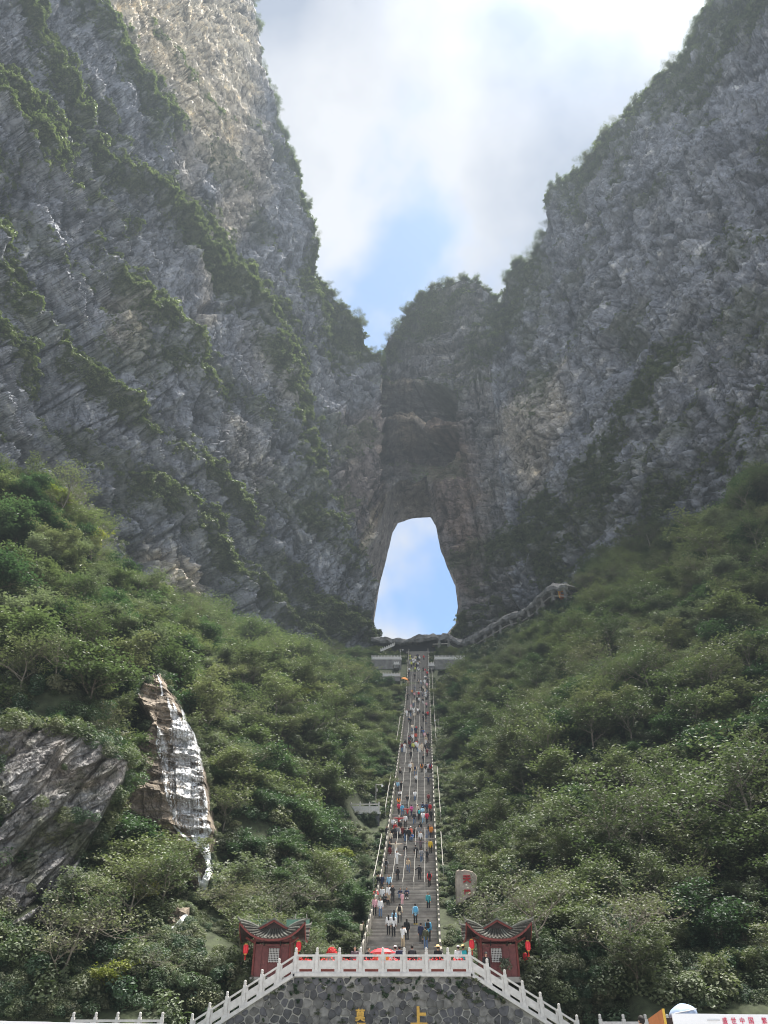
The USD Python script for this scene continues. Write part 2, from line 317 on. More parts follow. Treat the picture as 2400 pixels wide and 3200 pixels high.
# vegetated ledges that run down the face (centre line, half width, strength)
LEDGES_L = [([(40, -10), (95, 100), (140, 190), (255, 355), (370, 440), (430, 485), (505, 600), (560, 650), (605, 760), (630, 850), (628, 930), (650, 1010), (700, 1095), (722, 1135)], 26, 1.0),
            ([(150, -10), (215, 60), (262, 130), (300, 190), (335, 225), (365, 268)], 20, .9),
            ([(330, 60), (385, 130), (470, 260)], 9, .6),
            ([(-20, 170), (60, 270), (130, 320)], 34, .8),
            ([(205, 520), (270, 610), (300, 665), (352, 712), (412, 765)], 17, .9),
            ([(-20, 500), (45, 620), (80, 700), (155, 775), (215, 830), (262, 885)], 20, 1.0),
            ([(-20, 690), (40, 760), (80, 830)], 20, .6),
            ([(60, 340), (160, 420), (280, 480)], 26, .45),
            ([(350, 780), (440, 830), (520, 860), (580, 900)], 18, .4),
            ([(265, 900), (305, 945)], 12, .6),
            ([(428, 1020), (480, 1075), (520, 1105), (548, 1150)], 15, .9),
            ([(318, 1062), (380, 1110), (430, 1150), (470, 1200), (520, 1245), (575, 1290), (620, 1340), (665, 1390)], 22, .9),
            ([(370, 980), (420, 1010), (420, 960)], 16, .5),
            ([(560, 1150), (600, 1210), (620, 1240)], 13, .5),
            ([(640, 1240), (690, 1320), (720, 1380)], 16, .6),
            ([(650, 1120), (720, 1170), (770, 1240)], 20, .55),
            ([(722, 1330), (765, 1360), (812, 1405)], 14, .9),
            ([(690, 1060), (730, 1120)], 12, .5)]
RIM_L = [(600, 260), (618, 300), (640, 350), (656, 400), (668, 450), (680, 520), (690, 570), (700, 620), (735, 670), (765, 705), (790, 745), (812, 782)]
VEG = [(p, w_, s) for p, w_, s in LEDGES_L] + [(RIM_L, 12, .85), ([(680, 600), (715, 665), (740, 720), (745, 770)], 24, .7), ([(770, 700), (800, 760)], 22, .9),
       (top_r[:12], 14, .95), ([(870, 700), (850, 745), (905, 690)], 24, .8), ([(930, 640), (1000, 640), (1060, 655)], 14, .7), ([(1100, 605), (1072, 680), (1050, 740), (1035, 785)], 26, .85), ([(1160, 570), (1100, 650)], 18, .75),
       (top_r[16:], 14, 1.0), ([(1240, 410), (1300, 345), (1360, 270), (1420, 215), (1490, 140), (1570, 60), (1659, 10)], 26, .85), ([(1200, 420), (1250, 470)], 14, .5), ([(1370, 260), (1350, 330), (1335, 400), (1345, 470)], 9, .5), ([(1500, 230), (1545, 120), (1640, 40)], 14, .55),
       ([(1480, 745), (1410, 830), (1380, 905), (1335, 945), (1300, 1000), (1270, 1060)], 22, .75), ([(1300, 940), (1420, 900)], 18, .6),
       ([(1185, 1085), (1140, 1140), (1085, 1200), (1060, 1235)], 24, .8), ([(1340, 1040), (1240, 1130), (1150, 1200)], 26, .7), ([(1220, 1160), (1180, 1260), (1260, 1230)], 26, .75), ([(1320, 1080), (1350, 1160)], 26, .6), ([(1500, 1000), (1420, 1080), (1400, 1170)], 22, .55), ([(1600, 900), (1560, 1000)], 16, .45),
       ([(1100, 1290), (1050, 1330), (985, 1360)], 14, .6), ([(1000, 1250), (1060, 1300)], 14, .4), ([(1400, 1180), (1330, 1240), (1270, 1265)], 20, .7), ([(1000, 1340), (975, 1365)], 10, .8), ([(1130, 720), (1180, 830), (1170, 900)], 14, .3), ([(700, 1400), (600, 1405), (480, 1380)], 16, .6)]
Qc = Q[::3, ::3]; _ci, _cj = np.meshgrid(np.arange(NC) / 3.0, np.arange(NR) / 3.0, indexing='ij')
def fine(a): return map_coordinates(a, [np.minimum(_ci, a.shape[0] - 1), np.minimum(_cj, a.shape[1] - 1)], order=1)
def far_side(pts):      # distance and side of a drawn line, worked out on every third vertex
    d_, s_ = polydist(Qc, np.array(pts, float)); return fine(d_), fine(d_ * s_)
wob = (fbm(P / 9.0, 3, 11) - .5) * 26
veg = np.zeros(tau.shape); wn = fbm(P / 26.0, 2, 19)
for pts, wd, s in VEG:
    dd, _ = far_side(pts); wv_ = wd * (.75 + .9 * wn)
    veg = np.maximum(veg, s * np.clip(1.7 - (dd + wob * 1.3) / wv_, 0, 1))
patch = fbm(P / 14.0, 4, 77) * .6 + fbm(P / 3.5, 3, 78) * .4
veg *= np.clip((patch - .34) / .22, .04, 1)
thin = np.clip((fbm(P * np.array([.045, .045, .07]), 5, 21) - .56) / .12, 0, 1) * (Q[..., 1] > 250)
low = np.clip((Q[..., 1] - 900) / 450, 0, 1)
moss = np.clip(.9 * veg + .5 * thin + .28 * low * np.clip((patch - .45) / .15, 0, 1), 0, 1)
_rn = (fbm(P / 8.0, 4, 31) - .5) * 1.5 + .1
def region(poly, soft):
    d_, _ = polydist(Qc, np.array(poly + [poly[0]], float)); i_ = inside(Qc, np.array(poly, float))
    return np.clip(.5 + fine(np.where(i_, d_, -d_)) / soft + _rn, 0, 1)
pale = region([(200, -40), (545, -40), (545, 60), (560, 210), (525, 330), (490, 390), (400, 270), (300, 110)], 60)
for poly, s in (([(490, 360), (560, 250), (560, 420), (480, 560), (440, 700), (430, 620)], .55), ([(380, 300), (420, 330), (420, 480), (390, 420)], .5), ([(1210, 810), (1225, 800), (1235, 900), (1210, 960), (1160, 1090), (1100, 1010), (1070, 900)], .42),
                ([(240, 640), (290, 650), (280, 790), (250, 740)], .35), ([(90, 1030), (180, 1060), (260, 1180), (180, 1180), (60, 1090)], .35), ([(320, 1190), (430, 1260), (420, 1350), (330, 1310)], .6), ([(520, 700), (620, 780), (640, 900), (560, 820)], .25), ([(500, 900), (570, 1000), (560, 1090), (500, 1000)], .25)):
    pale = np.maximum(pale, s * region(poly, 40))
pale = np.maximum(pale, .7 * region([(834, 1087), (813, 1160), (784, 1192), (776, 1185), (790, 1140), (800, 1105)], 12))
brown = np.maximum(region([(740, 900), (840, 900), (840, 1080), (780, 1180), (720, 1080)], 50) * .7, region([(925, 880), (1010, 930), (1040, 1150), (1010, 1320), (985, 1250), (945, 1120), (925, 1030)], 50) * .8)
brown = np.maximum(brown, .4 * region([(830, 890), (930, 890), (920, 1040), (840, 1060)], 30))

pale = np.maximum(pale, .55 * (np.clip(1 - abs(Q[..., 1] - 918) / 16, 0, 1) + np.clip(1 - abs(Q[..., 1] - 840) / 14, 0, 1)) * (Q[..., 0] > 822) * (Q[..., 0] < 935) * np.clip((patch - .35) / .2, 0, 1))
# relief
s_arc = np.radians(PH) * d0
L, R = np.broadcast_to((phi <= SPLIT)[:, None], tau.shape), np.broadcast_to((phi > 12)[:, None], tau.shape)
A = ~L & ~R
dip = np.where(L, .95, np.where(R, -.62, 0.0))
disp = (fbm(P / 48.0, 3, 1) - .5) * 13 + (fbm(P / 17.0, 3, 2) - .5) * 6.5
q = np.stack([P[..., 0] + .16 * P[..., 2] * np.where(L, -1, .5), P[..., 1], P[..., 2]], -1)
rid = lambda p, s: 1 - abs(2 * fbm(p, 3, s) - 1)
disp += (rid(q * np.array([.14, .14, .028]), 3) - .7) * 7.5 + (rid(q * np.array([.36, .36, .06]), 4) - .7) * 3.2
c = P[..., 2] + dip * s_arc + (fbm(P / 22.0, 3, 6) - .5) * 16
def saw(x): x = x - np.floor(x); return np.where(x < .82, 1 - x / .82, (x - .82) / .18)
amp = np.clip((fbm(P / 25.0, 2, 8) - .32) * 4, .15, 1)
disp += (saw(c / 11.0) - .5) * 4.2 * amp + (saw(c / 4.1 + .3 * fbm(P / 6.0, 2, 9)) - .5) * 2.2 * amp
blk = fbm(np.stack([q[..., 0], q[..., 1], q[..., 2] * .5], -1) / 6.0, 3, 12)
disp += (np.round(blk * 9) / 9 - .5) * 6.0
blk2 = fbm(np.stack([q[..., 0] + dip * .4 * q[..., 2], q[..., 1], q[..., 2] * .8], -1) / 2.4, 3, 13)
disp += (np.round(blk2 * 9) / 9 - .5) * 1.7 + (fbm(P / 1.1, 2, 14) - .5) * .8
# the smoother freshly broken face high on the left
disp *= 1 - .45 * pale * (Q[..., 1] < 420)
# ribs: the rock under a ledge line stands out, the rock beyond it steps back
for pts, wd, s in LEDGES_L:
    dd = far_side(pts)[1] + wob * .3
    disp += s * 4.2 * np.exp(-(dd / (wd * 1.1)) ** 2) + s * 2.0 * np.where(dd > 0, np.exp(-dd / 60.0), -np.exp(dd / 60.0)) * np.clip(abs(dd) / 8, 0, 1)
# long seams: beds and joints that can be followed across the face
seam_shade = np.zeros(tau.shape)  # groove mask, used to paint crease shade into the rock colour
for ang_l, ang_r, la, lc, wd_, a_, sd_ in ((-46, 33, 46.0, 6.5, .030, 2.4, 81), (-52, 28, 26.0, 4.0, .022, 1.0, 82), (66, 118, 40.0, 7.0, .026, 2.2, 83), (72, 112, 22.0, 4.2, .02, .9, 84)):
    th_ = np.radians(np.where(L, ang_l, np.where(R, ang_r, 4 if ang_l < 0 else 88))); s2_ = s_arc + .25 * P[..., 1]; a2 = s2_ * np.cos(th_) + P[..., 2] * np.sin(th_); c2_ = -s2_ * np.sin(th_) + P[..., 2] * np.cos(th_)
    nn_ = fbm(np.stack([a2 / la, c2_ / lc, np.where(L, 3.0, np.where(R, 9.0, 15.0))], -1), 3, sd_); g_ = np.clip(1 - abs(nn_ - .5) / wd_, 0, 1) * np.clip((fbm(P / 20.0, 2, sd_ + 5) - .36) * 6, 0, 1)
    disp -= g_ * a_; seam_shade = np.maximum(seam_shade, g_); disp += (np.round(nn_ * 8) / 8 - .5) * 2.2 * a_ * 1.05
seam_shade = np.clip(seam_shade, 0, 1)
# caves and lips
_cn = (fbm(P / 5.0, 3, 15) - .5) * 1.2
def cave(cx, cy, rx, ry, depth, ang=0):
    ca, sa = math.cos(ang), math.sin(ang); x, y = Q[..., 0] - cx, Q[..., 1] - cy
    e = ((x * ca + y * sa) / rx) ** 2 + ((-x * sa + y * ca) / ry) ** 2 + _cn
    return -depth * np.clip(1.25 - e, 0, 1) ** .6
for a_ in [(248, 662, 26, 20, 9, .5), (470, 668, 34, 17, 7, .1), (105, 1000, 95, 17, 12, .6), (170, 1055, 60, 14, 10, .75), (60, 960, 40, 10, 8, .5), (450, 1255, 30, 14, 6, .6), (330, 1215, 90, 9, 8, .55), (225, 1100, 40, 12, 7, .8), (600, 970, 22, 30, 4, .2), (30, 260, 40, 20, 6, .6),
           (1400, 940, 32, 12, 7, -.5), (1530, 480, 24, 12, 5, -.6), (1345, 1075, 20, 10, 5, -.3), (1640, 390, 40, 10, 8, -.2), (1330, 660, 16, 40, 4, .2), (1230, 700, 12, 30, 4, .1), (1480, 620, 30, 12, 5, -.6), (1590, 800, 30, 12, 4, -.8)]:
    disp += cave(*a_)
ya = Q[..., 1] + (fbm(np.stack([P[..., 0] / 12, P[..., 1] / 12, P[..., 2] / 30], -1), 3, 16) - .5) * 34
wA = np.clip((PH + .55) / .4, 0, 1) * np.clip((8.2 - (ya - 840) * .006 - PH) / 1.6, 0, 1) * (PH > SPLIT)
arch_y = np.array([600, 690, 700, 742, 748, 800, 806, 838, 850, 858, 880, 905, 912, 932, 938, 955, 970, 985, 1000, 1060, 1100])
arch_o = np.array([-5, -1, -5, 1, -5, 1, -3, 5, 8, -24, -27, -9, 5, 6, -20, -22, -17, -11, -3, 6, 6.])
disp = disp * (1 - .45 * wA) + wA * np.interp(ya, arch_y, arch_o) + wA * (saw(c / 2.6) - .5) * 1.6
disp *= np.clip((1 - w)[None] / .02, .25, 1) ** .5
md_, _ = polydist(Qc, np.array([(908, 1043), (922, 1028), (932, 1060), (938, 1095), (944, 1132), (953, 1182), (969, 1226), (986, 1266), (991, 1310), (986, 1347), (966, 1373)], float))
disp *= .22 + .78 * np.clip((fine(md_) - 3) / 24, 0, 1)

def grid_normals(P):
    du, dv = np.gradient(P, axis=0), np.gradient(P, axis=1)
    du[isplit] = du[isplit - 1]; du[isplit + 1] = du[isplit + 2]
    n = np.cross(du, dv); n /= np.linalg.norm(n, axis=-1, keepdims=True) + 1e-9
    toward = -np.sign((n * (P - [0, 0, EYE])).sum(-1, keepdims=True)); return n * toward
N = grid_normals(P)
W = P + N * disp[..., None]
# over the top the ground runs back into a wooded plateau
back = []
for k in range(1, NB + 1):
    r_ = 60.0 * (k / NB) ** 1.6
    back.append(W[:, -1] + np.stack([np.sin(np.radians(phi)) * r_, np.cos(np.radians(phi)) * r_, .22 * r_ - .004 * r_ ** 2 + 0 * phi], -1))
W = np.concatenate([W, np.stack(back, 1)], 1)
MK = np.concatenate([np.stack([moss, pale, brown], -1), np.tile([[[.9, 0, 0]]], (NC, NB, 1))], 1)
SEAM_SHADE = 1 - .68 * np.concatenate([seam_shade, np.zeros((NC, NB))], 1)  # colour multiplier, darker in the grooves as painted shade
Qf = np.concatenate([Q, np.full((NC, NB, 2), -500.0)], 1)

MOUTH = np.array([(812, 1400), (806, 1345), (796, 1290), (785, 1235), (791, 1196), (813, 1160), (834, 1087), (848, 1070), (866, 1058), (888, 1056), (908, 1043), (922, 1028), (932, 1060), (938, 1095), (945, 1132), (955, 1182), (972, 1226), (990, 1266), (995, 1310), (989, 1347), (968, 1373), (957, 1405), (880, 1415)], float)
SKYHOLE = np.array([(811, 1400), (808, 1340), (819, 1270), (836, 1200), (848, 1152), (859, 1130), (890, 1120), (930, 1117), (942, 1138), (951, 1185), (967, 1228), (984, 1266), (989, 1310), (984, 1347), (963, 1372), (945, 1405), (880, 1415)], float)
cx = (Qf[:-1, :-1] + Qf[1:, 1:]) / 2
keep = ~inside(cx, MOUTH)
keep_v = ~inside(Q, MOUTH)
for nm, a, b, mat_, lab in (('cliff_left', 0, isplit + 1, 'cliff_rock_left', None), ('rock_arch', isplit, int(np.searchsorted(phi, 11.5)), 'cliff_rock_arch', None), ('cliff_right', int(np.searchsorted(phi, 11.5)) - 1, NC, 'cliff_rock_right', None)):
    v = W[a:b].reshape(-1, 3); f = grid_faces(b - a, NR + NB, keep[a:b - 1]); v, f, u = compact(v, f)
    f = f[:, ::-1]
    o = obj(nm, (v, f), mat_, kind='structure', smooth=False)
    primvar(o, 'mask', MK[a:b].reshape(-1, 3)[u]); primvar(o, 'seam_shade', np.repeat(SEAM_SHADE[a:b].reshape(-1, 1), 3, 1)[u])

# the tunnel through the mountain
def resample(poly, n, c=(888, 1262)):
    P2 = np.vstack([poly, poly[:1]]) - c; out = []
    for t in np.linspace(0, 2 * np.pi, n, endpoint=False):
        d = np.array([math.cos(t), math.sin(t)]); best = 0
        for a, b in zip(P2[:-1], P2[1:]):
            e = b - a; den = d[0] * e[1] - d[1] * e[0]
            if abs(den) > 1e-9:
                s = (a[0] * e[1] - a[1] * e[0]) / den; uu = (a[0] * d[1] - a[1] * d[0]) / den
                if s > best and -1e-6 <= uu <= 1 + 1e-6: best = s
        out.append(d * best + c)
    return np.array(out)
NT, ND = 260, 46
fr, bk = resample(MOUTH, NT), resample(SKYHOLE, NT)
fr = (fr - (888, 1262)) * 1.16 + (888, 1262)
rf, rb = ray(*kk(fr).T), ray(*kk(bk).T)
pf_ = np.degrees(np.arctan2(rf[:, 0], rf[:, 1]))
df = np.interp(pf_, [-3, -1, .3, 1.5, 5, 8], [243, 247, 262, 277, 274, 266]) + 18.0
Pf = rf / np.hypot(rf[:, 0], rf[:, 1])[:, None] * df[:, None]; Pb = rb / np.hypot(rb[:, 0], rb[:, 1])[:, None] * 322.0
tt = np.linspace(0, 1, ND)[:, None, None]
TU = Pf * (1 - tt) + Pb * tt + np.array([0, 0, EYE])
cen = TU.mean(1, keepdims=True); out = TU - cen; out /= np.linalg.norm(out, axis=-1, keepdims=True)
tw = np.sin(np.pi * np.clip(tt, 0, 1)) ** .5
dt = (fbm(TU / 16.0, 4, 41) - .35) * 7 * tw[..., 0] + (fbm(TU * np.array([.5, .12, .12]), 4, 42) - .5) * 2.5 * (tw[..., 0] * .85 + .15) + (np.round(fbm(TU / 4.0, 3, 43) * 9) / 9 - .5) * 3 * (tw[..., 0] * .8 + .2)
TU = TU + out * dt[..., None]
fl = [TU[-1] + out[-1] * k + np.array([0, k * .5, 0]) for k in (4, 12, 30)]
TU = np.concatenate([TU, np.array(fl)], 0)
TU = np.concatenate([TU, TU[:, :1]], 1)
f = grid_faces(TU.shape[0], NT + 1)
o = obj('cave_tunnel', (TU.reshape(-1, 3), f), 'cliff_rock_arch', kind='structure')
primvar(o, 'mask', np.tile([[.05, .1, .35]], (TU.shape[0] * (NT + 1), 1))); primvar(o, 'seam_shade', np.ones((TU.shape[0] * (NT + 1), 3)))

# ---------------------------------------------------------------- valley ground
SY = np.array([40, 62, 76, 88, 99, 109, 126, 148, 174, 193, 207, 225.5, 229, 240, 262])
SZ = np.array([3.7, 3.7, 8.0, 12.4, 17.6, 23.3, 33.0, 45.5, 61.0, 73.5, 84.5, 99.6, 101.4, 102.0, 102.0])
zst = PchipInterpolator(SY, SZ)
def xst(y): return -3.0 + .0634 * np.asarray(y, float)
def hit(pts):   # pixel (notes) and distance -> world
    a = np.array(pts, float); r = ray(a[:, 0] * K, a[:, 1] * K); h = np.hypot(r[:, 0], r[:, 1])
    return r / h[:, None] * a[:, 2:3] + np.array([0, 0, EYE])
ctl = [hit([(1659, 2120, 62), (1659, 1900, 78), (1659, 1600, 100), (1659, 1320, 130), (1659, 1080, 156), (1500, 2150, 60), (1400, 2150, 58), (1300, 2000, 68), (1450, 1900, 76), (1300, 1700, 96), (1450, 1650, 98), (1300, 1480, 135),
            (1240, 1290, 190), (1110, 1360, 212), (1020, 1400, 226), (1450, 1270, 168), (1560, 1170, 160), (1130, 1650, 108), (1130, 1480, 158), (1100, 1900, 76), (1090, 2040, 66),
            (0, 2150, 59), (250, 2150, 59), (450, 2100, 60), (0, 1500, 78), (0, 1090, 112), (130, 1140, 120), (260, 1285, 128), (330, 1350, 140), (450, 1415, 160), (600, 1425, 190), (760, 1425, 222), (500, 2000, 66), (620, 1800, 84), (740, 1600, 118), (700, 1480, 170), (500, 1640, 100), (560, 1500, 140),
            (0, 1570, 74), (170, 1580, 73), (260, 1500, 84), (340, 1470, 90), (470, 1740, 82), (460, 1930, 74), (280, 1990, 66), (100, 2040, 63), (0, 2050, 62), (300, 1800, 78), (150, 1800, 71), (400, 1600, 92), (250, 1400, 100), (30, 2100, 60), (150, 2085, 61), (205, 1960, 65), (330, 2060, 61), (400, 2080, 60.5), (375, 2000, 63.5), (455, 1960, 74), (430, 1985, 70), (480, 1850, 79), (160, 1960, 65), (60, 2060, 62), (70, 1800, 69.5), (250, 1900, 70)])]
for y in np.arange(68, 236, 6.0):
    for o_ in (-7, -3.6, 3.6, 7): ctl.append([(xst(y) + o_, y, zst(y) - .9)])
for x in np.arange(-120, 121, 15.0): ctl.append([(x, 50.0, -.3)])
for x in (-120, -90, -60, 60, 90, 120): ctl.append([(x, 62.0, 4.0 if x < 0 else 4.0)])
ctl.append([(-160, 90, 60), (-190, 60, 60), (160, 100, 60), (190, 70, 60), (-60, 250, 110), (60, 262, 112), (0, 275, 103), (0, 320, 60), (-10, 262, 102), (25, 262, 103)])
ctl = np.vstack(ctl)
_, iu = np.unique(np.round(ctl[:, :2] / 2.0), axis=0, return_index=True); ctl = ctl[iu]
rbf = RBFInterpolator(ctl[:, :2], ctl[:, 2], smoothing=.4, kernel='thin_plate_spline', degree=1)
gx, gy = np.arange(-200, 201, 2.0), np.arange(48, 330, 2.0)
GX, GY = np.meshgrid(gx, gy, indexing='ij')
GZ = rbf(np.c_[GX.ravel(), GY.ravel()]).reshape(GX.shape)
GZ += (fbm(np.stack([GX, GY, 0 * GX], -1) / 9.0, 4, 51) - .5) * 3.0 * np.clip((abs(GX - xst(GY)) - 6) / 8, 0, 1) * np.clip((GY - 66) / 16, 0, 1)
under = abs(GX - xst(GY)) < 4.4
GZ = np.where(under & (GY < 234), np.minimum(GZ, zst(GY) - 1.0), GZ)
terrace = (abs(GX - .9) < 8.5) & (GY < 66)
GZ = np.where(terrace & (GY >= 54), np.minimum(GZ, 3.0), GZ)
GZ = np.where((GY < 53) | ((GY < 57) & (abs(GX - .9) < 13.5)), np.minimum(GZ, -.35), GZ)
from scipy.interpolate import RegularGridInterpolator
ground_z = RegularGridInterpolator((gx, gy), GZ, bounds_error=False, fill_value=0.0)
def ground_hit(px, py, d_from=40.0):     # where the line of sight through a picture point meets the hillside
    r = ray(px, py); h = math.hypot(r[0], r[1]); d = np.arange(d_from, 240, .25); p = r[None] / h * d[:, None] + [0, 0, EYE]
    k = np.argmax(ground_z(p[:, :2]) > p[:, 2]); return p[k], d[k]
def gz(x, y): return ground_z(np.stack(np.broadcast_arrays(np.asarray(x, float), np.asarray(y, float)), -1))
obj('hillside', (np.stack([GX, GY, GZ], -1).reshape(-1, 3), grid_faces(*GX.shape)), 'soil', kind='structure', smooth=True)
plain('paving', (.30, .29, .27), .85, .12, 3.0)
pv = np.array([(x, y, 0.0) for x in np.linspace(-200, 200, 9) for y in np.linspace(-150, 49.5, 9)])
obj('plaza', (pv, grid_faces(9, 9)), 'paving', kind='structure')
# the ground beyond the mountain, far below the hole
bv = np.array([(x, y, -2.0) for x in np.linspace(-330, 330, 9) for y in np.linspace(-160, 480, 9)])
obj('ground', (bv, grid_faces(9, 9)), 'soil', kind='structure')

# the air between us and the far walls
hz = trimesh.creation.box((680, 660, 560)); hz.apply_translation((0, 160, 277))
HAZE = 0.00017
usdkit.material(stage, '/World/Looks/haze', {'v': ('principled_volume', {'color': (.74, .87, 1.0), 'density': HAZE, 'anisotropy': .2})}, [], volume='v.volume')
LOOK['haze'] = UsdShade.Material.Get(stage, '/World/Looks/haze')
obj('haze', hz, 'haze', kind='stuff')

ROCK_L = [(-30, 1562), (60, 1552), (150, 1568), (230, 1598), (285, 1640), (272, 1690), (238, 1740), (208, 1800), (182, 1850), (160, 1905), (132, 1945), (110, 2000), (60, 2030), (-30, 2045)]
ROCK_W = [(280, 1500), (310, 1462), (348, 1448), (388, 1515), (428, 1590), (452, 1680), (462, 1760), (474, 1800), (462, 1850), (468, 1900), (445, 1945), (412, 1955), (396, 1890), (370, 1815), (310, 1775), (240, 1748), (222, 1715), (262, 1650), (300, 1600), (318, 1560)]
ROCK_C = [(335, 2045), (345, 1995), (380, 1955), (412, 1955), (408, 1985), (375, 2030), (350, 2050)]
CLEARINGS = [(ROCK_L, 69), (ROCK_W, 84), ([(395, 1440), (330, 1430), (300, 1500), (470, 1800), (480, 1960), (400, 1960)], 82), (ROCK_C, 63.5), ([(385, 1840), (495, 1840), (510, 2060), (395, 2060)], 77), ([(330, 1700), (470, 1700), (470, 1860), (360, 1860)], 80), ([(985, 1420), (985, 1365), (1040, 1350), (1100, 1305), (1160, 1270), (1190, 1235), (1275, 1240), (1275, 1345), (1200, 1372), (1110, 1420), (1050, 1440)], 250), ([(968, 1850), (1046, 1850), (1046, 2035), (975, 2040)], 84.5),
    ([(735, 1715), (822, 1715), (822, 1790), (735, 1790)], 112), ([(940, 1550), (985, 1550), (985, 1605), (940, 1605)], 165), ([(796, 1405), (884, 1405), (884, 1475), (815, 1475)], 213), ([(930, 1405), (1005, 1405), (1005, 1470), (930, 1470)], 213)]
CLEARINGS.append(([(328, 1945), (428, 1938), (428, 2078), (328, 2078)], 65.0))
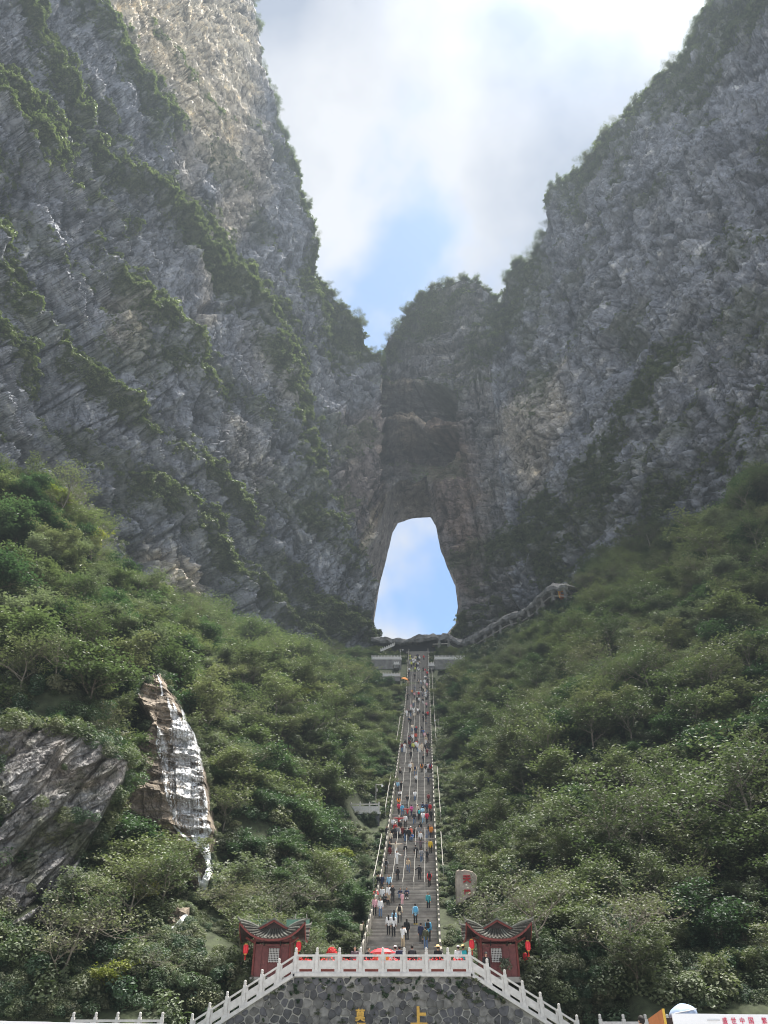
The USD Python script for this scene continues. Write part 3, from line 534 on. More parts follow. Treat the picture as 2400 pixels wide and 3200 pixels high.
GLYPHS = r'''{"盛":[87,88,[[[[0,34],[5,41],[8,50],[9,77],[45,77],[44,88],[51,88],[52,77],[66,77],[63,82],[59,84],[59,86],[64,88],[74,80],[73,77],[85,77],[85,71],[55,71],[54,68],[61,54],[68,60],[72,68],[79,66],[73,56],[65,49],[65,47],[70,41],[77,39],[81,44],[81,50],[87,48],[85,36],[82,33],[76,31],[76,7],[87,7],[87,0],[1,0],[1,7],[13,7],[13,31],[74,31],[74,33],[70,33],[65,36],[60,42],[57,42],[46,34],[44,34],[40,38],[41,40],[50,44],[54,48],[46,71],[18,71],[16,70],[16,62],[40,62],[39,45],[36,38],[21,37],[20,40],[20,43],[29,42],[31,43],[33,56],[17,56],[15,55],[13,41],[7,30],[5,30]],[[58,25],[57,7],[69,7],[69,25]],[[39,25],[38,7],[50,7],[50,25]],[[19,8],[31,7],[31,25],[19,25]]]]],"世":[86,82,[[[[0,51],[0,58],[14,58],[14,80],[21,80],[21,58],[39,58],[39,82],[46,82],[46,58],[63,58],[64,81],[72,81],[72,58],[86,58],[86,51],[72,51],[72,20],[39,20],[39,51],[21,51],[21,8],[83,7],[83,0],[14,0],[14,51]],[[46,28],[64,27],[64,51],[46,51]]]]],"中":[78,90,[[[[0,72],[35,72],[35,90],[43,89],[43,72],[78,72],[78,27],[70,27],[69,32],[43,32],[43,1],[35,0],[35,32],[7,32],[7,26],[0,26]],[[43,40],[70,39],[70,65],[43,65]],[[7,40],[35,39],[35,65],[7,65]]]]],"国":[80,85,[[[[0,85],[80,85],[80,1],[79,0],[72,0],[71,5],[9,5],[7,0],[0,1]],[[8,13],[72,12],[72,78],[8,78]]],[[[14,21],[14,27],[36,28],[36,44],[18,44],[18,50],[36,50],[36,64],[15,64],[15,70],[65,70],[65,64],[43,64],[43,50],[62,50],[62,44],[43,44],[43,28],[58,27],[57,31],[49,39],[54,42],[63,32],[59,27],[67,27],[67,21]]]]],"繁":[88,89,[[[[0,58],[1,63],[8,63],[9,67],[9,72],[6,70],[3,70],[0,72],[0,74],[8,81],[12,89],[17,88],[18,84],[46,84],[46,79],[14,79],[11,77],[12,75],[42,75],[41,63],[47,63],[48,58],[40,58],[41,49],[49,49],[61,56],[55,68],[53,68],[50,64],[48,64],[45,67],[45,69],[51,75],[56,88],[62,88],[61,81],[87,81],[87,76],[80,76],[76,64],[71,58],[71,56],[76,52],[88,48],[85,42],[74,46],[65,52],[50,43],[46,47],[45,45],[39,45],[40,42],[33,38],[47,37],[59,43],[62,39],[61,37],[44,29],[36,27],[36,25],[65,26],[65,28],[59,31],[60,33],[64,35],[78,26],[83,21],[83,19],[78,16],[72,22],[49,20],[48,2],[44,0],[31,0],[29,6],[40,6],[42,7],[42,20],[8,17],[7,23],[31,30],[31,32],[28,32],[15,30],[14,36],[22,38],[32,43],[32,45],[6,45],[7,58]],[[58,74],[62,65],[66,62],[69,64],[73,72],[73,75],[59,76]],[[25,70],[30,66],[29,62],[35,62],[36,71],[25,71]],[[24,57],[29,53],[28,49],[34,49],[35,58],[24,58]],[[15,71],[14,68],[14,62],[26,62],[23,67],[20,68],[21,71]],[[12,51],[14,49],[25,49],[26,50],[19,55],[19,58],[14,58]]],[[[57,13],[60,16],[65,16],[85,7],[86,5],[84,5],[82,2],[79,2],[76,5]]],[[[2,5],[3,7],[11,9],[23,16],[30,15],[30,13],[26,10],[10,2],[6,1]]]]],"莫":[94,96,[[[[0,7],[0,12],[2,13],[22,16],[29,19],[29,20],[3,21],[1,24],[2,33],[38,33],[39,34],[14,35],[12,37],[12,71],[13,73],[23,73],[23,76],[3,77],[2,78],[3,89],[23,89],[24,95],[34,96],[36,95],[37,89],[57,89],[58,95],[70,95],[70,89],[91,89],[92,88],[92,78],[91,77],[70,76],[71,73],[82,73],[82,36],[81,35],[53,34],[54,33],[92,33],[93,23],[91,21],[66,20],[66,19],[76,15],[93,13],[94,8],[88,0],[75,2],[61,7],[52,13],[47,18],[39,10],[29,5],[19,2],[5,0]],[[25,61],[68,60],[69,61],[26,62]],[[26,49],[25,47],[27,46],[69,47],[68,49]],[[37,76],[36,74],[38,73],[57,74],[56,76]]]]],"上":[94,91,[[[[0,2],[0,13],[2,15],[36,15],[36,89],[38,91],[50,91],[51,90],[52,61],[86,61],[87,60],[88,50],[87,47],[85,46],[52,46],[52,16],[92,15],[94,13],[94,2],[92,0],[2,0]]]]],"天":[97,89,[[[[0,8],[1,13],[21,23],[30,32],[36,43],[35,44],[5,44],[2,47],[3,58],[4,59],[38,59],[40,63],[40,72],[39,74],[8,74],[6,76],[6,87],[8,89],[88,89],[89,88],[90,76],[88,74],[55,74],[55,60],[92,59],[94,57],[94,46],[92,44],[60,43],[66,32],[75,23],[87,16],[96,13],[97,9],[90,0],[82,1],[65,11],[56,20],[49,31],[36,15],[34,15],[27,8],[12,0],[6,0]]]]],"門":[85,91,[[[[43,51],[43,89],[45,91],[83,91],[85,89],[85,11],[81,3],[76,1],[57,1],[56,7],[54,9],[55,14],[71,14],[71,49],[45,49]],[[56,77],[70,76],[71,78],[57,79]],[[57,65],[56,61],[71,61],[71,65]]],[[[0,90],[1,91],[39,91],[40,90],[40,51],[39,50],[13,50],[13,2],[9,0],[3,0],[0,2]],[[13,63],[26,62],[27,64],[14,65]],[[14,79],[13,76],[27,76],[27,79]]]]],"煙":[95,94,[[[[0,6],[1,10],[4,12],[6,18],[8,19],[13,39],[13,46],[11,46],[10,43],[6,43],[1,46],[1,51],[4,59],[5,73],[7,75],[13,74],[14,93],[22,94],[25,92],[26,76],[31,76],[29,79],[30,89],[93,89],[94,88],[94,78],[93,77],[77,76],[77,74],[91,74],[92,73],[92,42],[91,41],[70,41],[68,39],[68,35],[90,35],[91,34],[91,24],[90,23],[69,23],[68,22],[68,16],[70,14],[94,14],[95,13],[95,3],[94,2],[28,2],[26,5],[26,11],[21,18],[15,6],[10,0],[6,0]],[[76,54],[80,53],[80,62],[76,62]],[[60,54],[64,53],[64,62],[60,62]],[[60,75],[64,74],[64,77],[60,77]],[[24,38],[26,32],[32,24],[34,35],[55,35],[55,41],[33,41],[31,54],[29,50],[25,50],[25,39]],[[34,23],[33,22],[35,19],[35,14],[55,14],[55,23]],[[33,77],[36,74],[47,75],[46,77]],[[44,54],[47,53],[47,62],[44,62]]]]]}'''

# ---------------------------------------------------------------- trees and shrubs
UsdGeom.Scope.Define(stage, '/World/Looks')
def leaf_quads(pos, nrm, size, r, aspect=1.7):
    """one folded leaf (two triangles) or leaf spray for each position"""
    n = len(pos); a = r.uniform(0, 2 * np.pi, n)
    t = np.stack([np.cos(a), np.sin(a), r.normal(-.25, .3, n)], -1)
    t -= nrm * (t * nrm).sum(-1, keepdims=True); t /= np.linalg.norm(t, axis=-1, keepdims=True) + 1e-9
    b = np.cross(nrm, t); s = np.asarray(size)[:, None] * np.ones((n, 1))
    L, Wd = s * aspect * .5, s * .5
    v = np.stack([pos - t * L, pos + b * Wd + nrm * Wd * .3, pos + t * L, pos - b * Wd + nrm * Wd * .3], 1).reshape(-1, 3)
    k = np.arange(n)[:, None] * 4
    return v, np.vstack([k + [0, 1, 2], k + [0, 2, 3]])
def make_tree(seed, h, spread, leaves, leaf, flat=.45, bare=0.0, trunk_h=.18, up=.55, levels=3, droop=0.0):
    """a tapered trunk that forks into limbs and twigs; leaf sprays along the twigs. returns (wood, crown) for a tree of height h"""
    r = np.random.default_rng(seed); wood, tips = [], []
    def grow(p, d, L, rad, lev):
        n = 4; pts = [p]; q = p.copy(); dd = d.copy()
        for i in range(n):
            dd = dd + r.normal(0, .16, 3) + np.array([0, 0, .05 - droop * lev * .1]); dd /= np.linalg.norm(dd); q = q + dd * L / n; pts.append(q.copy())
        wood.append(tube(pts, np.linspace(rad, rad * .5, n + 1), 6 if lev == 0 else (4 if lev == 1 else 3)))
        if lev >= levels - 1:
            for i in range(1, n + 1): tips.append((pts[i], dd, lev))
        if lev < levels:
            kids = [6, 5, 4, 3][min(lev, 3)] + (r.random() < .5)
            for k in range(kids):
                t = r.uniform(trunk_h if lev == 0 else .3, 1); f_ = t * n; i = min(int(f_), n - 1); o = pts[i] + (pts[i + 1] - pts[i]) * (f_ - i)
                a = r.uniform(0, 2 * np.pi) if lev else (k / kids + r.uniform(-.08, .08)) * 2 * np.pi
                out = np.array([math.cos(a), math.sin(a), 0])
                nd = dd * .35 + out * spread + np.array([0, 0, up * (.7 if lev else .55)]) * r.uniform(.3, 1.2); nd /= np.linalg.norm(nd)
                grow(o, nd, L * r.uniform(.5, .72), rad * .45 * (1.2 - .4 * t), lev + 1)
    grow(np.array([0, 0, -.6]), np.array([r.normal(0, .08), r.normal(0, .08), 1.0]), h * .66, h * .012 + .02, 0)
    wd = cat(wood)
    if not leaves: return wd, None
    T = np.array([t[0] for t in tips]); T = T[r.random(len(T)) >= bare]
    per = max(1, leaves // max(len(T), 1)); idx = np.repeat(np.arange(len(T)), per)
    sp = h * .055
    off = r.normal(0, 1, (len(idx), 3)) * [sp, sp, sp * flat]
    pos = T[idx] + off
    nr = np.stack([r.normal(0, .45, len(idx)), r.normal(0, .45, len(idx)), np.ones(len(idx))], -1); nr /= np.linalg.norm(nr, axis=-1, keepdims=True)
    return wd, leaf_quads(pos, nr, leaf * r.uniform(.6, 1.35, len(idx)), r)
def make_bush(seed, leaves, leaf, rad=1.0, hgt=.8):
    r = np.random.default_rng(seed); lob = r.normal(0, 1, (9, 3)) * [rad * .5, rad * .5, rad * .25] + [0, 0, hgt * .4]
    idx = r.integers(0, 9, leaves); d = r.normal(0, 1, (leaves, 3)); d /= np.linalg.norm(d, axis=-1, keepdims=True)
    pos = lob[idx] + d * (rad * .45 * r.uniform(.55, 1, (leaves, 1)) ** .5) * [1, 1, .8]
    nr = d * .7 + [0, 0, .7] + r.normal(0, .3, (leaves, 3)); nr /= np.linalg.norm(nr, axis=-1, keepdims=True)
    return leaf_quads(pos, nr, leaf * r.uniform(.6, 1.4, leaves), r)
def make_bamboo(seed, h, n=16, leaves=1700, leaf=.16):
    r = np.random.default_rng(seed); wood, pos = [], []
    for k in range(n):
        a = r.uniform(0, 2 * np.pi); b = np.array([math.cos(a), math.sin(a), 0]) * r.uniform(0, h * .12); hh = h * r.uniform(.6, 1.05); bend = np.array([math.cos(a), math.sin(a), 0]) * hh * r.uniform(.12, .5)
        pts = [b + np.array([0, 0, hh * t * (1 - .22 * t)]) + bend * t ** 2.4 for t in np.linspace(0, 1, 6)]
        wood.append(tube(pts, np.linspace(.03, .01, 6), 3))
        for j in range(leaves // n):
            t = r.uniform(.25, 1); i = min(int(t * 5), 4); o = pts[i] + (pts[i + 1] - pts[i]) * (t * 5 - i); pos.append(o + r.normal(0, 1, 3) * h * np.array([.055, .055, .04]))
    pos = np.array(pos); nr = r.normal(0, .5, (len(pos), 3)) + [0, 0, .8]; nr /= np.linalg.norm(nr, axis=-1, keepdims=True)
    return cat(wood), leaf_quads(pos, nr, leaf * r.uniform(.7, 1.4, len(pos)), r, aspect=3.2)

KINDS = [  # name, label, wood, (wood mesh, crown mesh), crown material, natural height
    ('broadleaf_tree', 'mid green layered tree', 'bark', make_tree(1, 6.0, 1.0, 4550, 0.172, .35), 'leaf_mid', 6.0),
    ('broadleaf_tree', 'dense dark evergreen tree', 'bark', make_tree(2, 6.0, .85, 5250, 0.172, .6), 'leaf_dark', 6.0),
    ('spreading_tree', 'olive tree with browning tips', 'bark', make_tree(3, 5.5, 1.25, 3850, 0.145, .28, bare=.15), 'leaf_olive', 5.5),
    ('spreading_tree', 'silvery grey green tree', 'pale_bark', make_tree(4, 5.5, 1.2, 4025, 0.132, .3, bare=.1), 'leaf_grey', 5.5),
    ('slender_tree', 'tall slender open tree', 'pale_bark', make_tree(5, 7.5, .7, 2625, 0.158, .4, bare=.25, trunk_h=.45), 'leaf_mid', 7.5),
    ('bamboo_clump', 'feathery green bamboo clump', 'pale_bark', make_bamboo(6, 4.5, 20, 3000, .1), 'leaf_mid', 4.5),
    ('broadleaf_tree', 'round crowned dark tree', 'bark', make_tree(7, 5.0, 1.0, 4550, 0.145, .6), 'leaf_dark', 5.0),
    ('thinning_tree', 'half bare autumn tree', 'pale_bark', make_tree(8, 7.0, .95, 1400, 0.112, .5, bare=.3, levels=4), 'leaf_olive', 7.0),
    ('yellowing_tree', 'small yellow green tree', 'bark', make_tree(9, 4.0, 1.1, 2975, 0.158, .35), 'leaf_yellow', 4.0)]
protos = []
cls = stage.CreateClassPrim('/World/plant_kinds')
for i, (nm, lab, wd, (wm, cm), lm, hh) in enumerate(KINDS):
    x = UsdGeom.Xform.Define(stage, f'/World/plant_kinds/kind_{i}')
    usdkit.mesh(stage, f'/World/plant_kinds/kind_{i}/trunk', wm, LOOK[wd], smooth=False)
    usdkit.mesh(stage, f'/World/plant_kinds/kind_{i}/crown', cm, LOOK[lm], smooth=False)
    protos.append(x.GetPath())
bushes = []
for i, (lm, n, lf) in enumerate([('leaf_cliff', 230, .26), ('leaf_cliff', 170, .34), ('leaf_olive', 560, .15), ('leaf_mid', 640, .14), ('leaf_dark', 640, .14), ('leaf_mid', 1300, .085), ('leaf_dark', 1300, .085), ('leaf_olive', 1200, .085)]):
    usdkit.mesh(stage, f'/World/plant_kinds/bush_{i}', make_bush(60 + i, n, lf), LOOK[lm], smooth=False); bushes.append(Sdf.Path(f'/World/plant_kinds/bush_{i}'))

# -- woods on the two hillsides
KEEP_OUT = []       # (notes polygon): nothing may grow where these things stand in the open
def clear_of(x, y, z, h):
    """true where a plant stands clear of the stairs, the terrace and the built platforms"""
    off = np.abs(x - xst(y)); ok = ~((off < 3.5) & (y < 236)) & ~((np.abs(x - .9) < 8.6) & (y < 66.0)) & (y > np.where(np.abs(x) < 13, 56.7, 55.2))
    o2 = x - xst(y)
    for lo, hi, ya_, yb_ in ((-11.5, -3.4, 110.3, 115.5), (3.4, 9.5, 163.5, 168.5), (3.4, 15, 208, 217), (-15, -3.4, 208, 217), (-13, -4.5, 197, 203)): ok &= ~((o2 > lo) & (o2 < hi) & (y > ya_) & (y < yb_))
    return ok
cand = np.c_[rng.uniform(-150, 150, 66000), rng.uniform(52, 232, 66000)]
zz = gz(cand[:, 0], cand[:, 1])
vis = (np.abs(np.degrees(np.arctan2(cand[:, 0], cand[:, 1]))) < 40) & (np.hypot(cand[:, 0], cand[:, 1]) < d_plan(np.degrees(np.arctan2(cand[:, 0], cand[:, 1]))) - 2)
cand, zz = cand[vis], zz[vis]
ok = clear_of(cand[:, 0], cand[:, 1], zz, 6); cand, zz = cand[ok], zz[ok]
tree_xy = []; cell = {}
def spaced(pts, dist):
    out = []; cells = {}
    for i, (x, y) in enumerate(pts):
        g = (int(x // dist), int(y // dist)); bad = False
        for a in (-1, 0, 1):
            for b in (-1, 0, 1):
                for j in cells.get((g[0] + a, g[1] + b), ()):
                    if (pts[j][0] - x) ** 2 + (pts[j][1] - y) ** 2 < dist * dist: bad = True
        if not bad: out.append(i); cells.setdefault(g, []).append(i)
    return np.array(out)
qx, qy = proj(np.c_[cand, zz + 2]); NQ = np.c_[qx, qy] / K
okp = np.ones(len(cand), bool); und = cand.copy(); undz = zz.copy(); ux, uy = proj(np.c_[cand, zz + .7]); UQ = np.c_[ux, uy] / K; oku = np.ones(len(cand), bool)
for poly, dmin in CLEARINGS:
    okp &= ~(inside(NQ, np.array(poly, float)) & (np.hypot(*cand.T) < dmin))
for poly, dmin in CLEARINGS[:5] + CLEARINGS[7:]:
    oku &= ~(inside(UQ, np.array(poly, float)) & (np.hypot(*und.T) < dmin))
tx_, ty_ = proj(np.c_[cand, zz + 5.0]); TQ = np.c_[tx_, ty_] / K
for poly, dmin in (CLEARINGS[4], CLEARINGS[7], CLEARINGS[-1]):
    okp &= ~(inside(TQ, np.array(poly, float)) & (np.hypot(*cand.T) < dmin))
okp &= np.abs(cand[:, 0] - xst(cand[:, 1])) > 4.9
cand, zz, NQ = cand[okp], zz[okp], NQ[okp]
sel = spaced(cand, 2.55); T_xy, T_z, T_q = cand[sel], zz[sel], NQ[sel]
dist = np.hypot(*T_xy.T); n = len(sel)
zone = fbm(np.c_[T_xy / 16.0, np.zeros(n)], 2, 71); r_ = rng.random(n)
right = T_xy[:, 0] > 4
kind = np.empty(n, int)
for i in range(n):
    z_ = zone[i] + .25 * (r_[i] - .5)
    if right[i]: order = [5, 0, 3, 2, 4, 0, 1, 3, 2, 5]
    else: order = [1, 0, 6, 3, 2, 1, 0, 6, 2, 4]
    kind[i] = order[int(np.clip((z_ - .25) / .5, 0, .999) * 10)] if rng.random() < .75 else rng.choice([0, 2, 3, 4, 7, 7, 4])
    if rng.random() < .004: kind[i] = 8
h_ = np.clip(rng.normal(1.0, .27, n), .55, 1.85) * np.interp(dist, [58, 90, 160, 230], [.72, .9, 1.0, .95])
off = np.abs(T_xy[:, 0] - xst(T_xy[:, 1])); h_ *= np.interp(off, [5, 9, 14], [.42, .75, 1.0])
h_ *= np.interp(T_xy[:, 1], [190, 215], [1.0, .6]); h_ *= np.where((T_xy[:, 1] < 64) & (np.abs(T_xy[:, 0]) < 30), .8, 1)
score = h_ * 6 / dist; infr = (T_q[:, 0] > -30) & (T_q[:, 0] < 1690) & (T_q[:, 1] < 2230)
order = np.argsort(-(score * infr))
FEW = 270
def where(q):
    x, y = q
    if x < 850:
        if y > 2030: return 'behind the lower left railing, ' + ('near the picture edge' if x < 170 else 'near the left pavilion' if x > 400 else 'midway along')
        if x < 300 and y < 1500: return 'on the high left spur, ' + ('crest' if y < 1230 else 'lower part')
        if x < 330: return ('above' if y < 1600 else 'below') + ' the grey rock face on the left'
        if x < 540: return ('above' if y < 1480 else 'right of' if y < 1800 else 'below') + ' the waterfall'
        if y < 1560: return 'at the foot of the left cliff'
        return 'between waterfall and stairs, ' + ('above' if y < 1730 else 'below') + ' the viewing platform'
    if y > 2030: return 'behind the right pavilion, ' + ('close by' if x < 1250 else 'midway to the picture edge' if x < 1450 else 'near the picture edge')
    if x < 1000: return 'beside the right stair railing, ' + ('lower part' if y > 1800 else 'upper part')
    if y < 1400: return 'high on the right slope under the cliff'
    return ('upper' if y < 1620 else 'middle' if y < 1830 else 'lower') + ' right hillside, ' + ('towards the stairs' if x < 1200 else 'middle' if x < 1430 else 'towards the picture edge')
for i in order[:FEW]:
    k = kind[i]; nm, lab, *_ , hh = KINDS[k]; wh = where(T_q[i])
    copyof(protos[k], nm, (T_xy[i, 0], T_xy[i, 1], T_z[i]), rng.uniform(0, 360), h_[i] * np.array([rng.uniform(.95, 1.25), rng.uniform(.95, 1.25), 1.0]),
           label=f'{lab} {wh}', cat='bamboo' if k == 5 else 'tree', group=f'{lab.replace(" tree", " trees").replace("clump", "clumps")} {wh}')
rest = order[FEW:]
m = len(rest)
scatter('woodland', protos, np.c_[T_xy[rest], T_z[rest]], rng.uniform(0, 6.28, m), np.repeat(h_[rest][:, None], 3, 1) * np.c_[rng.uniform(1, 1.3, m), rng.uniform(1, 1.3, m), np.ones(m)], kind[rest], label='dense mixed woodland covering both hillsides below the cliffs', cat='woodland')
# undergrowth between the trees
gc = spaced(und, .78); m = len(gc); g_s = rng.uniform(.32, .58, m)
scatter('ground_cover', [bushes[5], bushes[6], bushes[7]], np.c_[und[gc], undz[gc] - .08], rng.uniform(0, 6.28, m), np.c_[g_s * 1.5, g_s * 1.5, g_s], rng.integers(0, 3, m), label='low grass and creeping plants covering the soil of both hillsides', cat='ground cover')
und, undz = und[oku], undz[oku]; rem = spaced(und, 1.2)
m = len(rem); dd_ = np.hypot(*und[rem].T); of = np.abs(und[rem][:, 0] - xst(und[rem][:, 1]))
scatter('undergrowth', bushes, np.c_[und[rem], undz[rem] - .1], rng.uniform(0, 6.28, m), np.repeat((rng.uniform(.7, 1.5, m) * np.interp(of, [3.5, 4, 5, 7, 12], [.4, .55, .75, .9, 1.25]))[:, None], 3, 1), np.where(dd_ < 88, rng.choice([5, 5, 6, 6, 7], m), rng.choice([2, 3, 3, 4, 4], m)), label='low leafy shrubs and ferns filling the ground between the trees', cat='undergrowth')

hx = np.r_[rng.uniform(9.0, 17, 150), rng.uniform(-16, -7.4, 150)]; hy = rng.uniform(56.5, 58.2, 300); hz_ = rng.uniform(-.2, 1, 300) * np.maximum(gz(hx, hy + 1.5), .5); hs = rng.uniform(.5, .95, 300)
scatter('hedge', [bushes[5], bushes[6], bushes[7]], np.c_[hx, hy, hz_], rng.uniform(0, 6.28, 300), np.c_[hs, hs, hs], rng.integers(0, 3, 300), label='leafy hedge plants behind the two side stairs of the terrace', cat='hedge')
bp = []
for poly_, n_ in (([(-10, 2060), (120, 2070), (240, 2110), (240, 2190), (-10, 2195)], 420), ([(340, 1950), (440, 1930), (470, 1990), (430, 2060), (330, 2080)], 110), ([(1420, 2060), (1660, 2060), (1660, 2170), (1420, 2170)], 220), ([(905, 1560), (960, 1560), (970, 1640), (910, 1640)], 50), ([(690, 1580), (740, 1600), (735, 1800), (690, 1760)], 70)):
    pa = np.array(poly_, float); lo, hi = pa.min(0), pa.max(0)
    for q_ in rng.uniform(lo, hi, (n_, 2)):
        if inside(q_[None], pa)[0]:
            h_pt, dd0 = ground_hit(q_[0] * K, q_[1] * K)
            if h_pt[1] > 53.6 and not (abs(h_pt[0] - .9) < 8.7 and h_pt[1] < 67) and abs(h_pt[0] - xst(h_pt[1])) > 3.7: bp.append(h_pt - [0, 0, .12])
m = len(bp); b_s = rng.uniform(.4, .8, m)
scatter('bank_shrubs', [bushes[5], bushes[6], bushes[7]], np.array(bp), rng.uniform(0, 6.28, m), np.c_[b_s, b_s, b_s], rng.integers(0, 3, m), label='low shrubs on the banks at the foot of the hillsides', cat='shrubs')
# -- shrubs that cling to the ledges and the rims of the cliffs
vg = veg * (Q[..., 0] > -60) * (Q[..., 0] < 1720) * (Q[..., 1] > -60)
step = np.hypot(*np.moveaxis(np.gradient(Q, axis=0), -1, 0)) * np.hypot(*np.moveaxis(np.gradient(Q, axis=1), -1, 0))     # picture area per vertex
pr_ = np.clip(vg, 0, 1) ** 1.3 * step * .085 + np.where(thin * (patch > .40), .012, 0) * step
pr_[:, -3:] += .10 * (np.abs(Q[:, -3:, 0] - 830) < 860)
pr_ *= keep_v
ii, jj = np.nonzero(rng.random(pr_.shape) < pr_)
pos = W[ii, jj] + N[ii, jj] * -.2; m = len(pos)
print('cliff shrubs', m, 'trees', n, 'undergrowth', len(rem))
sc_ = np.clip(rng.lognormal(-.38, .42, m), .3, 1.9) * np.where(vg[ii, jj] > .3, 1.0, .7)
scatter('cliff_shrubs', bushes, pos, rng.uniform(0, 6.28, m), np.c_[sc_, sc_, sc_ * rng.uniform(.8, 1.5, m)], rng.choice([0, 0, 1, 1], m), label='green shrubs and grass tufts growing along the ledges and rims of the cliffs', cat='shrubs')
# small trees standing out against the sky along the rims
rim = np.argwhere((np.abs(Q[:, -2, 0] - 830) < 860) & (Q[:, -2, 1] > -20)).ravel()
for_r = rng.choice(rim, 260, replace=len(rim) < 260)
scatter('rim_trees', [protos[q] for q in (2, 4, 7, 0)], W[for_r, NR - 1] - [0, 0, .3], rng.uniform(0, 6.28, 260), np.repeat(rng.uniform(.45, 1.15, 260)[:, None], 3, 1), rng.choice([0, 1, 2, 2, 3], 260), label='small trees standing against the sky along the cliff tops', cat='trees')

# ---------------------------------------------------------------- built things: materials
plain('step_stone', (.20, .185, .165), .85, .28, 1.3)
for i_, c_ in enumerate([(.18, .168, .152), (.225, .21, .19), (.275, .26, .235)]): plain(f'step_stone_{i_}', c_, .85, .32, 1.1)
plain('nosing_stone', (.33, .31, .28), .85, .2, 2.0)
plain('white_stone', (.56, .545, .52), .7, .14, 3.5, .2)
plain('old_stone', (.25, .235, .205), .8, .25, 2.2, .2)
plain('mortar', (.33, .325, .30), .95, .45, 1.6, .5)
plain('white_metal', (.36, .345, .31), .5, .1, 3)
plain('steel', (.45, .46, .48), .4, .1, 3)
plain('red_wood', (.135, .036, .034), .5, .25, 5.0)
plain('dark_red', (.15, .03, .024), .5, .2, 5.0)
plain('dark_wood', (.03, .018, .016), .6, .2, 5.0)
plain('roof_grey', (.066, .063, .053), .85, .4, 6.0, .4)
plain('roof_pale', (.125, .128, .11), .85, .35, 6.0, .3)
plain('red_silk', (.62, .03, .045), .55, .12, 4)
plain('flower_red', (.55, .02, .02), .7, .4, 14)
plain('gold', (.60, .36, .07), .5, .15, 6)
plain('banner_white', (.80, .81, .84), .45, .03, 1)
plain('banner_text', (.62, .06, .13), .5, .05, 3)
plain('red_paint', (.42, .03, .035), .7, .25, 8)
plain('orange_wood', (.40, .13, .03), .5, .2, 2)
plain('yellow_trim', (.65, .42, .06), .5, .1, 2)
plain('cover_blue', (.28, .36, .50), .6, .12, 3)
plain('canopy_rock', (.16, .16, .158), .9, .45, .55, .8)
plain('canopy_shade', (.03, .03, .032), .9, .3, .6)  # near-black colour for the painted shade in the walkway openings
plain('pillar_rock', (.17, .166, .157), .9, .35, 1.1, .6)
plain('lawn', (.06, .14, .045), .9, .3, 2)
plain('lattice', (.55, .55, .52), .6, .1, 4)
plain('boulder', (.42, .36, .30), .85, .3, .9, .5)
mat('net_green', {'t': ('transparent_bsdf', {'color': (1, 1, 1)}), 'd': ('principled_bsdf', {'base_color': (.10, .22, .16), 'roughness': .6}), 'x': ('mix_closure', {'fac': .62}), 'g': ('geometry', {}),
                  'n': ('noise_texture', {'scale': 5.0, 'detail': 4.0}), 'm': ('map_range', {'from_min': .3, 'from_max': .7, 'to_min': .45, 'to_max': .9, 'clamp': True})},
    [('g.position', 'n.vector'), ('n.fac', 'm.value'), ('m.result', 'x.fac'), ('t.BSDF', 'x.closure1'), ('d.BSDF', 'x.closure2')], surface='x.closure')
for i_, c_ in enumerate([(.075, .075, .078), (.12, .118, .112), (.19, .185, .175), (.10, .10, .108)]):
    plain(f'wall_stone_{i_}', c_, .88, .42, 2.6, .55)
mat('falling_water', {'tc': ('geometry', {}), 'mp': ('mapping', {'scale': (7.0, 7.0, .8)}), 'n': ('noise_texture', {'scale': 1.0, 'detail': 6.0, 'roughness': .7, 'distortion': .6}),
                      'at': ('attribute', {'attribute': 'mask'}), 'sep': ('separate_color', {'color_type': 'rgb'}), 'ad': ('math', {'math_type': 'add'}),
                      'm': ('map_range', {'range_type': 'smoothstep', 'from_min': .80, 'from_max': 1.2, 'to_min': 0.0, 'to_max': .95}),
                      't': ('transparent_bsdf', {'color': (1, 1, 1)}), 'd': ('principled_bsdf', {'base_color': (.88, .90, .92), 'roughness': .35}), 'x': ('mix_closure', {})},
    [('tc.position', 'mp.vector'), ('mp.vector', 'n.vector'), ('at.color', 'sep.color'), ('n.fac', 'ad.value1'), ('sep.r', 'ad.value2'), ('ad.value', 'm.value'), ('m.result', 'x.fac'), ('t.BSDF', 'x.closure1'), ('d.BSDF', 'x.closure2')], surface='x.closure')

